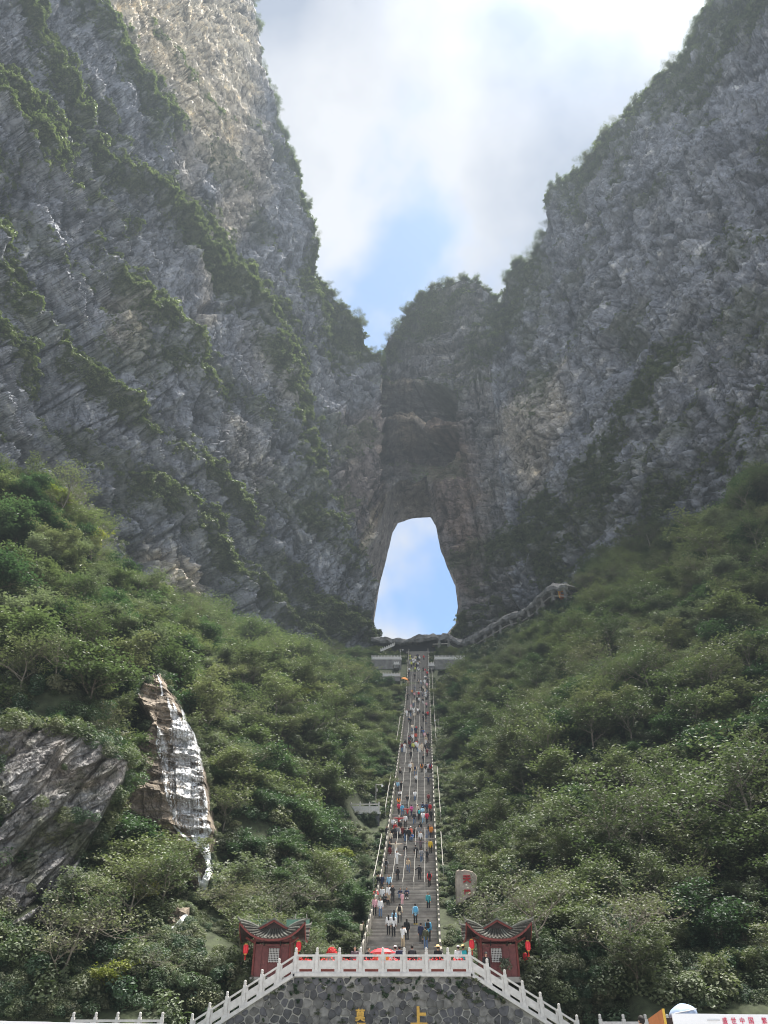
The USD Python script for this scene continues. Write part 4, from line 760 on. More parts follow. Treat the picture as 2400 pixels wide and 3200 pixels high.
# ---------------------------------------------------------------- rock faces on the left and the waterfall
def rock_face(name, poly, d0_, lean_, mat_, seed, jointed, dip_, label, soft=13.0, deep=6.0):
    poly = np.array(poly, float); x0, y0 = poly.min(0) - 2; x1, y1 = poly.max(0) + 2; st = 1.7
    nx, ny = int((x1 - x0) / st), int((y1 - y0) / st)
    QX, QY = np.meshgrid(np.linspace(x0, x1, nx), np.linspace(y0, y1, ny), indexing='ij'); q_ = np.stack([QX, QY], -1)
    ins = inside(q_, poly); e, _ = polydist(q_, np.vstack([poly, poly[:1]])); e = np.where(ins, e, -e)
    r = ray(QX * K, QY * K); h = np.hypot(r[..., 0], r[..., 1]); ta = r[..., 2] / h; l = math.tan(math.radians(lean_))
    d = d0_ / (1 - ta / l); d = d + deep * np.clip(1 - e / soft, 0, 2) ** 2
    p = r / h[..., None] * d[..., None] + [0, 0, EYE]
    s = p[..., 0]; wv = lambda sc, k_: fbm(p / sc, 3, seed + k_) - .5
    c_ = p[..., 2] + dip_ * s + wv(9.0, 0) * 2.2; c2 = s - .42 * p[..., 2] + wv(7.0, 1) * 1.6
    if jointed:
        dsp = wv(9.0, 2) * 4
        for per, a_ in ((4.6, 2.0), (1.9, 1.0), (.8, .4)):
            i1, i2 = np.floor(c_ / per + .3 * noise(np.stack([np.floor(c2 / per), c2 * 0, c2 * 0], -1) * 3.3, seed)), np.floor(c2 / (per * .7))
            dsp += (noise(np.stack([i1 * 5.31, i2 * 7.17, 0 * s], -1), seed + 9) - .5) * 2 * a_
        dsp -= .5 * np.clip(.12 - abs(c2 / 3.2 - np.round(c2 / 3.2)), 0, 1) / .12 + .35 * np.clip(.1 - abs(c_ / 4.6 - np.round(c_ / 4.6)), 0, 1) / .1
    else:
        zz_ = p[..., 2] + .10 * s + wv(4.0, 5) * 1.8
        dsp = wv(8.0, 2) * 4 + (saw(zz_ / 2.4) - .5) * .55 + (saw(zz_ / .9 + wv(2.0, 6) * 1.6) - .5) * .3
        i1, i2 = np.floor(zz_ / .9), np.floor((s + .3 * zz_) / 1.5); dsp += (noise(np.stack([i1 * 5.31, i2 * 7.17, 0 * s], -1), seed + 9) - .5) * 1.1
    dsp += (np.round(fbm(p / 1.6, 3, seed + 3) * 10) / 10 - .5) * 1.5 + (fbm(p / .45, 3, seed + 4) - .5) * .6
    n_ = -r / np.linalg.norm(r, axis=-1, keepdims=True); n_ = n_ + [0, -.3, .1]; n_ /= np.linalg.norm(n_, axis=-1, keepdims=True)
    p2 = p + n_ * dsp[..., None]
    keep_ = (e[:-1, :-1] > -1) & (e[1:, 1:] > -1)
    f_ = grid_faces(nx, ny, keep_)[:, ::-1]; v_, f_, u_ = compact(p2.reshape(-1, 3), f_)
    o_ = obj(name, (v_, f_), mat_, kind='structure', label=label)
    if mat_ == 'near_rock':
        mk = np.zeros((nx, ny, 3)); mk[..., 0] = np.clip((fbm(p / 3.0, 4, seed + 7) - .6) * 4, 0, .7) + np.clip(1 - e / 14, 0, 1) * .6; mk[..., 1] = .35 * np.clip((fbm(p / 5.0, 3, seed + 8) - .5) * 5, 0, 1); mk[..., 2] = .18 * np.clip((fbm(p / 4.0, 3, seed + 9) - .58) * 6, 0, 1)
        primvar(o_, 'mask', mk.reshape(-1, 3)[u_]); primvar(o_, 'seam_shade', np.ones((len(u_), 3)))
    def surface(qx_, qy_):
        i_, j_ = (np.asarray(qx_) - x0) / (x1 - x0) * (nx - 1), (np.asarray(qy_) - y0) / (y1 - y0) * (ny - 1)
        ii_ = np.clip(np.round(i_).astype(int), 0, nx - 1); jj_ = np.clip(np.round(j_).astype(int), 0, ny - 1)
        return p2[ii_, jj_]
    return surface
rock_l = rock_face('rock_face', ROCK_L, 63.5, 76, 'near_rock', 200, 1.0, -.75, 'grey jointed rock face on the left')
fall_rock = rock_face('waterfall_rock', ROCK_W, 70.0, 68, 'wet_rock', 240, 0.0, 0.0, 'wet brown rock behind the waterfall', soft=16.0, deep=6.0)
(pc0, dc0), (pc1, dc1) = ground_hit(400 * K, 1965 * K), ground_hit(350 * K, 2040 * K)
print('cascade', dc0, dc1)
casc_rock = rock_face('waterfall_rock', ROCK_C, dc1 - 1.2, math.degrees(math.atan2(pc0[2] - pc1[2], max(dc0 - dc1, .5))) if False else 62, 'wet_rock', 260, 0.0, 0.0, 'wet rock under the lower cascade', soft=8.0, deep=3.0)
edge_pts = []; e_k = []
for poly_, fn_ in ((ROCK_L, rock_l), (ROCK_W, fall_rock), (ROCK_C, casc_rock)):
    pp_ = np.array(poly_, float); ct_ = pp_.mean(0)
    for a_, b_ in zip(pp_, np.roll(pp_, -1, 0)):
        for t_ in np.linspace(0, 1, max(2, int(np.hypot(*(b_ - a_)) / 5))):
            if rng.random() < .75: q_ = a_ + (b_ - a_) * t_; q_ = q_ + (ct_ - q_) * rng.uniform(-.02, .07); w_ = fn_(q_[0], q_[1]); edge_pts.append(w_ + [0, -.2, -.3]); e_k.append(1.0 if fn_ is rock_l else .55)
    for _ in range(16 if fn_ is rock_l else 0):
        q_ = ct_ + rng.normal(0, 1, 2) * [70, 110]
        if inside(q_[None], pp_)[0]: edge_pts.append(fn_(q_[0], q_[1]) + [0, -.1, -.2]); e_k.append(.7)
m = len(edge_pts); e_s = rng.uniform(.5, 1.5, m) * np.array(e_k)
scatter('rock_edge_shrubs', [bushes[5], bushes[6], bushes[7]], np.array(edge_pts), rng.uniform(0, 6.28, m), np.c_[e_s, e_s, e_s], rng.integers(0, 3, m), label='shrubs hanging over the edges of the rock faces beside the waterfall', cat='shrubs')
def wf(c): c = np.array(c, float); return np.c_[241.9 + .2813 * c[:, 0], 1417 + .2813 * c[:, 1]]
STREAMS = [
    ([(470, 520), (520, 640), (540, 760), (560, 880), (570, 1000), (575, 1120), (600, 1260), (640, 1380)], [60, 170, 230, 260, 270, 240, 190, 120], .38),
    ([(360, 560), (400, 700), (430, 860), (450, 1020), (490, 1180), (540, 1320)], [40, 100, 120, 120, 110, 90], .36),
    ([(660, 960), (660, 1080), (670, 1200), (680, 1320), (690, 1400)], [80, 110, 120, 120, 110], .47),  # (centre line on a close-up, widths, density)
    ([(430, 330), (445, 400), (475, 440), (500, 500), (540, 580), (575, 660), (610, 740), (620, 820), (625, 900), (620, 980)], [10, 26, 50, 90, 130, 150, 160, 150, 150, 140], .52),
    ([(440, 400), (490, 470), (540, 540), (600, 620), (650, 700), (680, 780), (688, 880), (685, 970)], [16, 36, 40, 44, 46, 34, 24, 20], .72),
    ([(500, 510), (530, 560), (575, 640), (560, 720), (548, 800), (545, 900), (548, 1000)], [30, 30, 34, 26, 20, 16, 18], .6),
    ([(530, 395), (548, 440), (560, 500), (600, 560), (650, 660)], [12, 20, 40, 40, 30], .6), ([(470, 360), (490, 420), (500, 460)], [8, 16, 20], .7),
    ([(640, 960), (600, 1000), (608, 1080), (618, 1180), (635, 1280), (655, 1380), (690, 1440), (712, 1500), (742, 1550), (755, 1600), (750, 1645), (722, 1700), (700, 1760), (668, 1830)], [60, 44, 52, 62, 62, 80, 110, 70, 60, 62, 58, 52, 56, 80], .8),
    ([(545, 1060), (575, 1140), (600, 1220), (630, 1320), (650, 1400)], [16, 24, 26, 30, 40], .66),
    ([(690, 975), (708, 1060), (720, 1160), (715, 1270), (738, 1350), (700, 1400), (680, 1430)], [20, 28, 34, 34, 60, 60, 70], .6),
    ([(348, 545), (368, 590), (352, 670), (368, 740), (395, 800), (420, 840)], [12, 16, 30, 36, 30, 16], .6), ([(386, 880), (405, 950), (418, 1040), (445, 1120), (488, 1200), (478, 1260)], [12, 20, 22, 30, 34, 20], .55),
    ([(470, 1300), (530, 1360), (580, 1410), (640, 1440)], [16, 26, 30, 40], .6), ([(420, 860), (520, 900), (560, 930)], [10, 14, 10], .45), ([(490, 1410), (510, 1460), (560, 1520), (585, 1580)], [16, 20, 18, 12], .55),
    ([(345, 140), (372, 195), (380, 250), (384, 300)], [10, 13, 14, 16], .7), ([(195, 240), (206, 300)], [10, 8], .55), ([(640, 1640), (668, 1690), (680, 1760)], [14, 20, 24], .6)]
def stream_mesh(line, widths, dens, surf, off=.16):
    line = np.array(line, float); seg = np.r_[0, np.cumsum(np.hypot(*np.diff(line, axis=0).T))]; n_ = max(8, int(seg[-1] / .9)); t_ = np.linspace(0, seg[-1], n_)
    cx_, cy_, w_ = (np.interp(t_, seg, a) for a in (line[:, 0], line[:, 1], widths)); m_ = max(5, int(max(widths) / 1.2)); u_ = np.linspace(-.5, .5, m_)
    w_ = w_ * (.75 + .5 * noise(np.c_[t_ / 5.0, t_ * 0, t_ * 0], 301))
    qx_ = cx_[:, None] + w_[:, None] * u_[None]; qy_ = np.broadcast_to(cy_[:, None], qx_.shape) + 3 * (noise(np.stack([qx_ / 3, qx_ * 0, qx_ * 0], -1), 302) - .5)
    p_ = surf(qx_, qy_); r_ = p_ - [0, 0, EYE]; p_ = p_ - r_ / np.linalg.norm(r_, axis=-1, keepdims=True) * off
    edge = (1 - (2 * abs(u_)) ** 2)[None] * .22 * np.ones((n_, 1)); mk_ = np.zeros(p_.shape); mk_[..., 0] = dens - .12 + edge + .12 * (noise(np.stack([t_ / 9.0, t_ * 0, t_ * 0], -1), 303) - .5)[:, None]
    return p_.reshape(-1, 3), grid_faces(n_, m_), mk_.reshape(-1, 3)
wt = thing('waterfall', (0, 0, 0), label='white waterfall spreading over wet brown rock on the left hillside', cat='waterfall')
for line, wd, dn in STREAMS:
    v, f, mk = stream_mesh(wf(line), np.array(wd) * .2813, dn, fall_rock); primvar(obj('stream', (v, f), 'falling_water', wt, smooth=True), 'mask', mk)
wt = thing('waterfall', (0, 0, 0), label='short slanting cascade below the waterfall, almost hidden in bushes', cat='cascade')
v, f, mk = stream_mesh(wf([(568, 1985), (540, 2030), (500, 2075), (450, 2110), (405, 2150)]), np.array([34, 50, 66, 70, 46]) * .2813, .9, casc_rock); primvar(obj('stream', (v, f), 'falling_water', wt, smooth=True), 'mask', mk)

# ---------------------------------------------------------------- the long staircase
AX = np.array([.0634, 1.0]) / math.hypot(.0634, 1); SX = np.array([AX[1], -AX[0]])       # along and across the flight
HW = 3.0
def st(y, o, z=None):       # a point of the stairs at forward distance y, o metres right of its centre line
    return np.array([xst(y) + SX[0] * o, y + SX[1] * o, float(zst(y)) if z is None else z])
_ys = np.linspace(60, 233, 4000); _zs = zst(_ys); _pp = proj(np.c_[xst(_ys), _ys, _zs])[1]
def y_at_row(py): return float(np.interp(-py, -_pp, _ys))
rise = .17; nst = int((101.4 - 3.7) / rise); zi = 3.7 + rise * np.arange(nst + 1)
yi = np.interp(zi, _zs[_ys < 229], _ys[_ys < 229])
LAND = [y_at_row(r_) for r_ in (2789, 2625, 2545, 2411, 2345, 2240, 2178, 2138, 2100, 2060)]
li = [int(np.argmin(abs(yi - y_))) for y_ in LAND]; b_ = [0] + li + [nst]
for a, c in zip(b_[:-1], b_[1:]):
    dy_ = yi[c] - yi[a]; ld = min(1.7, .3 * dy_) if a else 0; yi[a + 1:c + 1] = yi[a] + ld + (yi[a + 1:c + 1] - yi[a]) * (dy_ - ld) / dy_
def step_mesh(k):
    y0, y1, z1 = yi[k], yi[k + 1] + .03, zi[k] + rise; z0 = z1 - .5; hw = HW + max(0, (70 - y0)) * .05
    P_ = [st(y0, -hw, z0), st(y0, hw, z0), st(y1, hw, z0), st(y1, -hw, z0), st(y0, -hw, z1), st(y0, hw, z1), st(y1, hw, z1), st(y1, -hw, z1)]
    return trimesh.Trimesh(np.array(P_), [(0, 1, 5), (0, 5, 4), (1, 2, 6), (1, 6, 5), (2, 3, 7), (2, 7, 6), (3, 0, 4), (3, 4, 7), (4, 5, 6), (4, 6, 7), (0, 3, 2), (0, 2, 1)], process=False)
stair = thing('staircase', (0, 0, 0), label='immensely long straight stone staircase climbing to the hole in the mountain', cat='staircase')
for k in range(300):
    m_ = step_mesh(k)
    obj('step', m_, 'nosing_stone' if k in li else f'step_stone_{(k * 7 + k // 3) % 3}', stair)
tag(obj('upper_steps', cat([step_mesh(k) for k in range(300, nst)]), 'step_stone', stair), kind='stuff')
obj('top_landing', trimesh.Trimesh(*(lambda m: (m.vertices, m.faces))(box(9, 14, .6, (xst(235), 235.6, 101.1)))), 'step_stone', stair)

def panel_between(parent, a, b, base, h, thick, mat_, name='railing_panel', gap=.0, foot=0.0):
    """an upright panel that follows the slope from a to b (points on the kerb), from base to h above it"""
    a, b = np.asarray(a, float), np.asarray(b, float); d = (b - a)[:2] / np.linalg.norm((b - a)[:2]); s = np.array([d[1], -d[0], 0]) * thick / 2
    L_ = np.linalg.norm((b - a)[:2]); g = (b - a) * (gap / L_); a, b = a + g, b - g
    P_ = []
    for sg in (-1, 1):
        for q_ in (a, b):
            for z_ in (base, h): P_.append(q_ + s * sg + [0, 0, z_])
    F_ = [(0, 1, 3), (0, 3, 2), (4, 6, 7), (4, 7, 5), (0, 4, 5), (0, 5, 1), (2, 3, 7), (2, 7, 6), (1, 5, 7), (1, 7, 3), (0, 2, 6), (0, 6, 4)]
    m = trimesh.Trimesh(np.array(P_), F_, process=False); m.fix_normals()
    return obj(name, m, mat_, parent) if parent is not None else m
def post_mesh(p, w_, h, cap=.22):
    prof = [(0, h), (w_ * .36, h + cap * .08), (w_ * .46, h + cap * .25), (w_ * .4, h + cap * .5), (w_ * .47, h + cap * .62), (w_ * .42, h + cap * .9), (0, h + cap)]
    m = cat([box(w_, w_, h + .02, (0, 0, h / 2)), lathe(np.array(prof), 8)]); m.apply_translation(p); return m
for side, sn_ in ((-1, 'left'), (1, 'right')):
    o_ = side * (HW + .16)
    t = thing('stair_railing', (0, 0, 0), label=f'stone railing with square posts along the {sn_} edge of the long staircase', cat='railing')
    ys = [61.0]
    while ys[-1] < 226: ys.append(ys[-1] + np.interp(ys[-1], [60, 120, 226], [1.6, 1.9, 2.2]))
    flare = lambda y: side * max(0, 70 - y) * .05
    kb = [st(y, o_ + flare(y)) + [0, 0, .1] for y in ys]
    for i in range(len(ys)):
        obj('railing_post', post_mesh(kb[i], .2, .95, .2), 'old_stone', t)
        if i + 1 < len(ys):
            panel_between(t, kb[i], kb[i + 1], -.45, .62, .11, 'old_stone'); panel_between(t, kb[i], kb[i + 1], .74, .86, .14, 'old_stone', 'top_rail')
def rail_run(name, ya, yb, o_, h, r_, every, mat_, label, group=None, catg='handrail', flat=0):
    t = thing(name, (0, 0, 0), label=label, cat=catg, group=group); n_ = max(2, int((yb - ya) / every)); yy = np.linspace(ya, yb, n_ + 1)
    top = [st(y, o_) + [0, 0, h] for y in yy]
    obj('rail', cat([tube([a, b], r_, 6) for a, b in zip(top[:-1], top[1:])]), mat_, t)
    for y, q_ in zip(yy, top): obj('rail_post', tube([q_ - [0, 0, h + .2], q_], r_ * .9, 6), mat_, t)
segs = [(2786, 2608, 'on the lowest flight with rails'), (2541, 2414, 'on the flight above the viewing platform'), (2404, 2352, 'on the short third flight'), (2335, 2190, 'on the long fourth flight'), (2172, 2098, 'on the top flight')]
for ra, rb_, fl_ in segs:
    for q_, (fr_, nm_) in enumerate([(.2, 'leftmost'), (.4, 'second from the left'), (.6, 'third from the left'), (.8, 'rightmost')]):
        rail_run('handrail', y_at_row(ra), y_at_row(rb_), (fr_ - .5) * 2 * HW, .9, .022, 2.4, 'white_metal', f'{nm_} of the four pale handrails {fl_}')
for ra, rb_, o_, lb in [(2562, 2415, 4.0, 'white pipe rail right of the stone railing, upper run'), (2735, 2625, 3.9, 'white pipe rail right of the stone railing, lower run'), (2545, 2440, -4.0, 'white pipe rail left of the stone railing, upper run'), (2770, 2630, -3.9, 'white pipe rail left of the stone railing, lower run'), (2330, 2250, -4.0, 'white pipe rail left of the railing below the right platform'), (2325, 2100, 4.1, 'thin white pipe rail right of the topmost flights')]:
    rail_run('pipe_rail', y_at_row(ra), y_at_row(rb_), o_, 1.0, .04, 3.0, 'white_metal', lb, catg='pipe rail')

YP = 57.4
pcl, pcr = at(848, 3000, YP - .85)[0], at(1562, 3000, YP - .85)[0]
# ---------------------------------------------------------------- terrace with its wall of stones
Y0 = 54.0; ZT = 3.7
def fx(px, py, y=Y0): return at(px, py, y)
PXL, PXR = pcl - 1.3, pcr + 1.3
obj('terrace_floor', cat([box(PXR - PXL, 10.0, .3, ((PXL + PXR) / 2, Y0 + 7.4, ZT - .156)), box(fx(1471, 3046)[0] - fx(921, 3046)[0] + .3, 2.4, .3, ((fx(1471, 3046)[0] + fx(921, 3046)[0]) / 2, Y0 + 1.21, ZT - .156))]), 'paving', kind='structure')
FRONT = [(921, 3046), (988, 3046), (1059, 3046), (1126, 3046), (1196, 3046), (1264, 3046), (1334, 3046), (1402, 3046), (1471, 3046)]
LEFT = [(867, 3080), (813, 3114), (759, 3149), (703, 3184), (647, 3219), (592, 3253)]
RIGHT = [(1527, 3081), (1583, 3116), (1639, 3151), (1696, 3186), (1755, 3222), (1812, 3257)]
def kerb(px, py):
    p = fx(px, py); return p
PF = [np.array([fx(a, b)[0], Y0, ZT + .12]) for a, b in FRONT]
PL = [fx(a, b) + [0, 0, .0] for a, b in LEFT]; PR = [fx(a, b) for a, b in RIGHT]
slopeL = (PL[-1] - PF[0]) / (PL[-1] - PF[0])[0]; slopeR = (PR[-1] - PF[-1]) / (PR[-1] - PF[-1])[0]
PL = [PF[0] + slopeL * (p[0] - PF[0][0]) for p in PL]; PR = [PF[-1] + slopeR * (p[0] - PF[-1][0]) for p in PR]
def balustrade(pts, label, post_first=True, h=1.02, name='stone_balustrade'):
    t = thing(name, (0, 0, 0), label=label, cat='balustrade')
    for i, p in enumerate(pts):
        if i or post_first: obj('post', post_mesh(p - [0, 0, .06], .19, 1.16, .26), 'white_stone', t)
        if i + 1 < len(pts):
            a, b = p, pts[i + 1]
            panel_between(t, a, b, .86, .98, .17, 'white_stone', 'top_rail', .095)
            pn = panel_between(t, a, b, .2, .66, .09, 'white_stone', 'panel', .11)
            panel_between(t, a, b, .25, .61, .112, 'white_stone', 'panel_face', .2)
            panel_between(t, a, b, -.02, .06, .16, 'white_stone', 'base_rail', .095)
            d_ = (b - a); g = .095 / np.linalg.norm(d_[:2])
            for u0, u1 in ((g, g + .13), (1 - g - .13, 1 - g)): panel_between(t, a + d_ * u0, a + d_ * u1, .06, .2, .12, 'white_stone', 'panel_foot'); panel_between(t, a + d_ * u0, a + d_ * (u0 + (u1 - u0) * .5 if u0 < .5 else u1), .66, .86, .1, 'white_stone', 'rail_support')
    return t
balustrade(PF, 'white stone balustrade along the front edge of the terrace')
balustrade([PF[0]] + PL, 'white stone balustrade sloping down to the left of the terrace', False)
balustrade([PF[-1]] + PR, 'white stone balustrade sloping down to the right of the terrace', False)
lowz = .45
LL = [np.array([fx(px, 3174, 53.2)[0], 53.2, lowz]) for px in (230, 300, 368, 438, 508)]
RR = [np.array([fx(px, 3182, 53.2)[0], 53.2, lowz - .1]) for px in (1875, 1948, 2017, 2086)]
balustrade(LL, 'low white balustrade at the foot of the left slope, only its post tops showing')
balustrade(RR, 'low white balustrade at the foot of the right slope, only its post tops showing')
# coping under the balustrades
tw = thing('terrace_wall', (0, 0, 0), label='retaining wall of rounded grey stones below the terrace balustrade', cat='stone wall')
xl, xr = PF[0][0], PF[-1][0]
for a, b, nm_ in ((PF[0] - [.1, 0, 0], PF[-1] + [.1, 0, 0], 'coping'), (PF[0], PL[-1], 'coping'), (PF[-1], PR[-1], 'coping')):
    panel_between(tw, a + [0, .0, 0], b, -.2, -.025, .42, 'white_stone', nm_)
xa, xb = PL[-1][0], PR[-1][0]
zl, zr_ = PL[-1][2], PR[-1][2]
wall_poly = [(xa, min(zl - .3, -.1)), (xb, min(zr_ - .3, -.1)), (xb, zr_ - .2), (xr, ZT - .08), (xl, ZT - .08), (xa, zl - .2)]
bk_ = extrude(wall_poly, 1.2); bk_.apply_translation((0, Y0 - .05, 0)); obj('wall_backing', bk_, 'mortar', tw)
from shapely.geometry import Polygon, MultiPolygon
WP = Polygon([(xa, -3), (xb, -3), (xb, zr_ - .24), (xr, ZT - .13), (xl, ZT - .13), (xa, zl - .24)]).buffer(0).intersection(Polygon([(-30, .9), (30, .9), (30, 9), (-30, 9)]))
r5 = np.random.default_rng(55); seeds = []
for j, z_ in enumerate(np.arange(.2, 4.3, .40)):
    for x_ in np.arange(xa - 1, xb + 1, .52): seeds.append((x_ + (j % 2) * .26 + r5.uniform(-.19, .19), z_ + r5.uniform(-.12, .12)))
vor = Voronoi(np.array(seeds)); cnt = 0
for ri in vor.point_region:
    reg = vor.regions[ri]
    if not reg or -1 in reg: continue
    g = Polygon(vor.vertices[reg]).intersection(WP)
    if g.is_empty or g.area < .03: continue
    g = g.buffer(-.11 * r5.uniform(.6, 1.1)).buffer(.08, quad_segs=2)
    if g.is_empty or isinstance(g, MultiPolygon) or g.area < .02: continue
    g = g.simplify(.012); ring = np.array(g.exterior.coords[:-1]); 
    if len(ring) > 14: ring = ring[::2]
    if not g.exterior.is_ccw: ring = ring[::-1]
    c_ = ring.mean(0); dp = r5.uniform(.03, .09); n_ = len(ring); V_ = []
    for s_, y_ in ((1.0, .03), (.96, -dp * .7), (.78, -dp)):
        for q_ in ring: w2 = c_ + (q_ - c_) * s_; V_.append((w2[0], Y0 - .05 + y_, w2[1]))
    V_.append((c_[0], Y0 - .05 - dp * 1.05, c_[1])); F_ = []
    for l_ in range(2):
        for k in range(n_):
            a, b, c, d = l_ * n_ + k, l_ * n_ + (k + 1) % n_, (l_ + 1) * n_ + (k + 1) % n_, (l_ + 1) * n_ + k; F_ += [(a, b, c), (a, c, d)]
    for k in range(n_): F_.append((2 * n_ + k, 2 * n_ + (k + 1) % n_, 3 * n_))
    obj('stone', trimesh.Trimesh(np.array(V_), F_, process=False), f'wall_stone_{r5.integers(0, 4)}', tw, smooth=50); cnt += 1
assert cnt <= 300, cnt
# the two side stairs behind the sloping balustrades
for nm_, a, b in (('left', PF[0], PL[-1]), ('right', PF[-1], PR[-1])):
    t = thing('side_stair', (0, 0, 0), label=f'stone side stair running down to the {nm_} behind the sloping balustrade', cat='stair'); n_ = 16
    for k in range(n_):
        p0, p1 = a + (b - a) * k / n_, a + (b - a) * (k + 1) / n_; zt_ = p0[2] - .12 - (p0[2] - p1[2]) * .9
        obj('step', box(abs(p1[0] - p0[0]) + .01, 2.2, max(zt_ + .2, .2), ((p0[0] + p1[0]) / 2, Y0 + 2.26, zt_ / 2 - .1)), 'step_stone', t)
# moss and small plants on the wall
mp_ = []
for _ in range(130):
    x_ = r5.uniform(xl - 2, xr + 2); z_ = min(ZT - .15 - abs(r5.normal(0, .5)), ZT - .2 - max(0, (xl - x_), (x_ - xr)) * .64)
    if r5.random() < .35: z_ = r5.uniform(1.2, 3.4) - max(0, (xl - x_), (x_ - xr)) * .64
    mp_.append((x_, Y0 - .12, z_))
scatter('wall_plants', [bushes[2], bushes[4]], mp_, r5.uniform(0, 6.28, 130), np.repeat(r5.uniform(.06, .28, 130)[:, None], 3, 1) * [1.3, .4, .8], r5.integers(0, 2, 130), label='moss and small plants rooted between the stones of the terrace wall', cat='moss')

# carved characters
import json
GL = json.loads(GLYPHS)
def glyph(ch, h, depth, w_=None):
    gw, gh, polys = GL[ch]; s = h / gh; sx_ = (w_ / gw) if w_ else s; ms = []
    for rings in polys:
        g = Polygon([(a * sx_, b * s) for a, b in rings[0]], [[(a * sx_, b * s) for a, b in q_] for q_ in rings[1:]]).buffer(0)
        for q_ in getattr(g, 'geoms', [g]): ms.append(extrude(q_, depth))
    return cat(ms)
def carve(ch, pxc, pyt, wpx, hpx, y, mat_, label, depth=.06, name='carved_character', catg='lettering'):
    p0 = fx(pxc - wpx / 2, pyt, y); p1 = fx(pxc + wpx / 2, pyt + hpx, y); m = glyph(ch, p0[2] - p1[2], depth, p1[0] - p0[0]); m.apply_translation((p0[0], y - depth / 2, p1[2]))
    return tag(obj(name, m, mat_), label, catg)
carve('上', 1309, 3144, 54, 62, Y0 - .17, 'gold', 'large gold character fixed to the stone wall right of centre', .08)
carve('莫', 1126, 3152, 30, 40, Y0 - .17, 'gold', 'smaller gold character on the stone wall left of centre', .05)
carve('煙', 1127, 3194, 30, 40, Y0 - .17, 'gold', 'lower gold character cut off by the bottom of the picture', .05)

